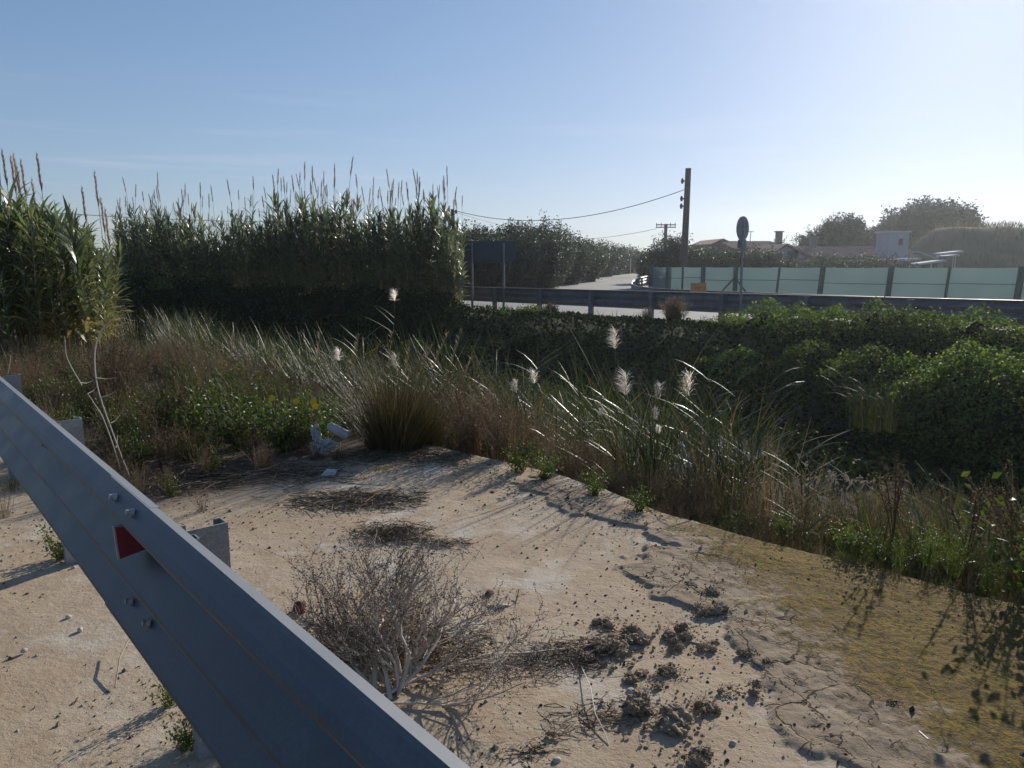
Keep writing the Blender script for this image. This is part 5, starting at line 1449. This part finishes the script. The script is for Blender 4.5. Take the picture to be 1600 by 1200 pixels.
for i, (px, py, s, lab) in enumerate(((945, 1020, .115, 'largest dark clod of earth and roots right of the dead shrub'), (975, 995, .07, 'upper right lump of the largest clod heap'), (950, 975, .06, 'top lump of the largest clod heap'), (1065, 985, .075, 'dark clod with a yellowish tuft near the cracks'), (1100, 955, .07, 'loose crumbly clod behind the one with the yellowish tuft'),
        (1052, 1010, .05, 'small round clod between the bigger ones'), (1105, 1010, .045, 'narrow clod at the start of the dark ledge'), (1045, 1050, .055, 'ragged clod above the broad flat one'), (1010, 1065, .05, 'clod beside the pale stone'), (1030, 1115, .10, 'broad flat clod low in the middle'), (1100, 1105, .06, 'pointed clod right of the broad flat one'),
        (1180, 1075, .045, 'pair of small clods right of the middle'), (1140, 1080, .035, 'small dark clod left of the pair'), (1085, 1185, .055, 'clod holding a grey stone at the bottom edge'), (1110, 925, .05, 'flat broken mud crust above the clods'), (1080, 915, .04, 'thin raised mud crust at the top of the clods'), (1395, 1100, .025, 'small clod by the pale stick'), (1170, 1020, .04, 'dark crumbs on the long ledge'), (1200, 1035, .03, 'end crumb of the long ledge'), (865, 1150, .025, 'little clod near the bottom, left of the twigs'))):
    clod(px, py, s * (1.12 if s > .045 else .95), lab, seed=i * 31, straw=int(20 + s * 420))
tag(build('soil_crumbs', SOIL, M['clod']), 'crumbled soil strewn round the clods', 'crumbs', None, 'stuff')
def stone(px, py, s, label, m='stone', flat=.7, name='stone', cat='stone', seed=1):
    p = G(px, py, 0); g = Geo(); lump(g, (0, 0, s * flat * .45), (s, s * .8, s * flat), 3, .18, 1.5, seed, rz=U(0, 6)); tag(build(name, g, M[m], loc=tuple(p), smooth=True), label, cat)
for i, a_ in enumerate(((985, 1082, .017, 'pale stone beside the middle clods'), (902, 975, .011, 'small pale stone left of the largest clod'), (980, 1000, .010, 'grey pebble lying on the largest clod heap'), (1085, 1175, .016, 'grey stone set in the bottom clod'), (870, 1190, .014, 'dark stone at the bottom edge'), (558, 1015, .022, 'round pale stone under the dead shrub'), (125, 985, .013, 'small upright stone on the sand left of the rail'), (107, 965, .012, 'low stone on the sand left of the rail'), (38, 1018, .013, 'rough stone at the left edge of the sand'), (866, 1018, .008, 'tiny white pebble left of the largest clod'), (808, 1087, .008, 'white pebble under the shrub tips'), (1145, 1163, .012, 'flat grey pebble at the lower right'), (115, 888, .012, 'white stone under the dark green weed'))):
    stone(*a_[:3], a_[3], seed=i * 5)
stone(468, 955, .035, 'reddish-brown lump of clay half under the dead shrub near the rail', 'clod_red', .9, 'clay_lump', 'clay lump', 3)
stone(765, 930, .026, 'rusty red lump of clay right of the dead shrub', 'clod_red', .7, 'clay_lump', 'clay lump', 8)
# pale peel with a dark tip
p = G(778, 950, 0); g = Geo(); t = np.linspace(-1, 1, 15); V = []
for x in t:
    w_ = .012 * (1 - abs(x) ** 3) + .0012
    for yy, zz in ((-w_, .004), (0, .016 * (1 - x * x) + .004), (w_, .004), (0, .001)): V.append((x * .055, yy + .012 * x * x, zz + .006 * max(0, x)))
i = np.arange(14)[:, None] * 4; g.add(V, np.concatenate([i + [0, 4, 5, 1], i + [1, 5, 6, 2], i + [2, 6, 7, 3], i + [3, 7, 4, 0]]))
tag(build('bark_strip', g, M['cream'], loc=tuple(p), smooth=True), 'cream coloured curl of bark on the sand right of the dead shrub', 'bark')
def stick(pts, r, label, m='twig', z=0.0, lift=None, tint=.5):
    P = np.array([G(x, y, z) for x, y in pts]); P[:, 2] = r + (0 if lift is None else np.array(lift))
    g = Geo(); tubes(g, P, np.full(len(P), r), 6, tint=tint); o = build('stick', g, M[m]); tag(o, label, 'stick'); return o
stick([(792, 952), (806, 944), (811, 932)], .0035, 'short bent dark twig at the tip of the cream bark', lift=(0, 0, .03), tint=.0)
stick([(1415, 1125), (1432, 1142), (1450, 1158)], .0045, 'smooth pale stick lying on the mud at the lower right', 'cream')
stick([(930, 1060), (960, 1060), (1005, 1053)], .0035, 'brown twig joining the middle clods', tint=.1)
stick([(1062, 998), (1080, 1004), (1096, 1008)], .0038, 'reddish pale twig among the upper clods', tint=.8)
stick([(1010, 1118), (1060, 1116), (1095, 1118)], .003, 'flat brown stick under the broad clod', tint=.1)
stick([(908, 1045), (922, 1085), (930, 1125), (945, 1150), (951, 1165)], .0018, 'thin curving pale straw left of the middle clods', lift=(.01, .03, .02, .01, 0), tint=1)
stick([(905, 1122), (930, 1110), (950, 1094)], .002, 'thin twig crossing the curving straw', tint=.2, lift=(0, .02, .03))
stick([(1240, 1076), (1245, 1087)], .0025, 'tiny white straw stub on the cracked mud', 'cream')
stick([(1295, 1085), (1303, 1090)], .002, 'second tiny straw stub right of the first', 'cream')
stick([(1393, 1030), (1399, 1022)], .002, 'white straw stub at the edge of the moss', 'cream')
stick([(800, 1180), (830, 1178), (858, 1176)], .003, 'dark twig along the bottom edge', tint=0)
stick([(470, 772), (520, 778), (570, 782), (590, 797)], .005, 'dark stick in the upper twig heap', tint=0)
stick([(515, 752), (560, 758), (600, 760)], .005, 'dark stick right of the white scrap', tint=0)
stick([(700, 1050), (760, 1035), (830, 1028), (900, 1018), (960, 1012)], .003, 'long pale twig from the dead shrub to the largest clod', lift=(.02, .03, .02, .015, .03), tint=.9)
stick([(180, 1075), (188, 1040), (210, 1005)], .003, 'bent dark twig on the sand under the rail', tint=.1, lift=(0, .03, .05))
def twig_pile(px, py, n, rad, L, el, label, rz=0.0, r=.0018, hh=.025):
    p = G(px, py, 0); g = Geo(); sticks(g, (0, 0, 0), n, rad, L, r, hh, (0, .8), el, rz, .06)
    for _ in range(3):      # looser fringe so that the heap has no clean outline
        sticks(g, (U(-.5, .5) * rad * el, U(-.4, .4) * rad, 0), n // 7, rad * .9, L * .8, r * .8, hh * .5, (0, 1), el, rz + U(-.5, .5), .08)
    tag(build('twig_pile', g, M['straw'], loc=tuple(p)), label, 'twig pile')
twig_pile(560, 785, 760, .22, .13, 1.9, 'flat dark heap of reeds and twigs near the weeds', .05, .0016, .035)
twig_pile(618, 838, 620, .14, .07, 1.5, 'rounded mat of dark debris behind the dead shrub', .0, .0014, .06)
twig_pile(690, 852, 220, .08, .06, 2.0, 'thin tail of debris right of the rounded mat', -.1, .0012, .02)
twig_pile(620, 715, 1300, .30, .10, 2.0, 'shaded scatter of litter at the foot of the grass tuft', 0, .0014, .03)
twig_pile(880, 1030, 420, .12, .10, 2.4, 'fan of fine twigs between the dead shrub and the largest clod', .35, .0012, .03)
twig_pile(600, 1020, 1800, .24, .07, 1.7, 'dark litter caught under the dead shrub', 0, .0013, .05)
twig_pile(940, 1122, 160, .09, .07, 2.2, 'thin line of crumbs and twigs left of the broad clod', .2, .0012, .015)
twig_pile(830, 1178, 60, .05, .05, 2.5, 'small dark scrap of twigs at the bottom edge', .1, .0012, .01)
twig_pile(330, 745, 500, .35, .25, 2.0, 'band of pale twigs where the weeds end on the left', .1, .002, .05)
twig_pile(455, 742, 300, .25, .2, 1.8, 'litter below the white rubbish', .1, .0018, .03)
# rubbish by the grass tuft
def crumple(px, py, f, size, label, m='white', seed=1, amp=.6):
    p = F(px, py, f); g = Geo(); lump(g, (0, 0, 0), size, 4, amp * 1.3, 4.5, seed); tag(build('plastic_bag' if m == 'white' else 'scrap', g, M[m], loc=tuple(p), smooth=False), label, 'rubbish')
fr_ = G(505, 712)[1]
crumple(505, 698, fr_, (.085, .06, .05), 'crumpled white plastic bag in the weeds left of the grass tuft', seed=2)
crumple(495, 680, fr_ + .05, (.035, .03, .07), 'upright fold of white plastic above the crumpled bag', seed=5)
a_, b_ = F(512, 664, fr_ + .1), F(545, 682, fr_ + .1)
g = Geo(); d = b_ - a_; tubes(g, [a_, a_ + d * .08, a_ + d * .5, a_ + d * .9, b_], [.012, .034, .04, .04, .03], 12); tag(build('plastic_bottle', g, M['white'], smooth=True), 'greyish white plastic bottle lying aslant behind the bag', 'bottle')
p = G(513, 745); g = Geo(); V = [(-.05, -.03, .004), (.05, -.02, .006), (.055, .035, .03), (-.02, .05, .035)]; V += [(v[0], v[1], v[2] + .012) for v in V]
g.add(V, [[0, 3, 2, 1], [4, 5, 6, 7], [0, 1, 5, 4], [1, 2, 6, 5], [2, 3, 7, 6], [3, 0, 4, 7]]); tag(build('foam_piece', g, M['white'], loc=tuple(p)), 'angular white piece of foam on the sand below the bag', 'foam piece')
p = G(600, 735); g = Geo(); leaves(g, rng.normal(size=(14, 3)) * [.03, .02, .006] + [0, 0, .012], .03, .02); tag(build('yellow_weed', g, M['yellow'], loc=tuple(p)), 'tiny yellow flower cluster lying on the sand near the tuft', 'flower')
plant(smallg[1], 590, 735, .25, 'grass_sprig', 'tiny bright grass sprig beside the yellow cluster')

# crumbs of earth strewn over everything
n = 11000
a_ = U(-.3, 5.4, n); n_ = U(.1, 3.75, n); dens = fbm(a_ * 1.5, n_ * 1.5, 61, 3) + .25 * np.exp(-((a_ - 1.9) ** 2 + (n_ - 2.2) ** 2) / .6)
keep = rng.random(n) < np.clip((dens - .38) * 3.5, .05, 1); a_, n_ = a_[keep], n_[keep]; n = len(a_)
s_ = .0022 + .0055 * rng.random(n) ** 2.5 + (rng.random(n) < .03) * U(.003, .009, n)
x, y = W(a_, n_); z = terrain(a_, n_)
rot = U(0, TAU, n); oc2 = oc * 1.0
V = oc2[None] * s_[:, None, None] * U(.5, 1.5, (n, 6, 1)); V[..., 2] *= .7
c_, q_ = np.cos(rot)[:, None], np.sin(rot)[:, None]
V = np.stack([V[..., 0] * c_ - V[..., 1] * q_, V[..., 0] * q_ + V[..., 1] * c_, V[..., 2]], -1) + np.stack([x, y, z + s_ * .25], 1)[:, None]
g = Geo(); g.add(V.reshape(-1, 3), (np.arange(n)[:, None, None] * 6 + of[None]).reshape(-1, 3), np.repeat(U(0, 1, n) ** 1.3, 6))
tag(build('crumbs', g, M['crumb']), 'small crumbs of earth and droppings strewn over the sand', 'crumbs', None, 'stuff')

# ---- the air
HAZE = 0.00055
g = Geo(); box(g, (20, 140, 6), (330, 360, 22)); hz = build('haze', g, [])
m = bpy.data.materials.new('haze'); m.use_nodes = True; nt = m.node_tree
for n_ in list(nt.nodes):
    if n_.type == 'BSDF_PRINCIPLED': nt.nodes.remove(n_)
pv = nt.nodes.new("ShaderNodeVolumePrincipled"); pv.inputs["Color"].default_value = (.86, .91, .97, 1); pv.inputs["Density"].default_value = HAZE; pv.inputs["Anisotropy"].default_value = .74
nt.links.new(pv.outputs[0], nt.nodes["Material Output"].inputs["Volume"])
hz.data.materials.append(m)
tag(hz, 'thin bright haze in the air toward the sun', 'haze', None, 'stuff')
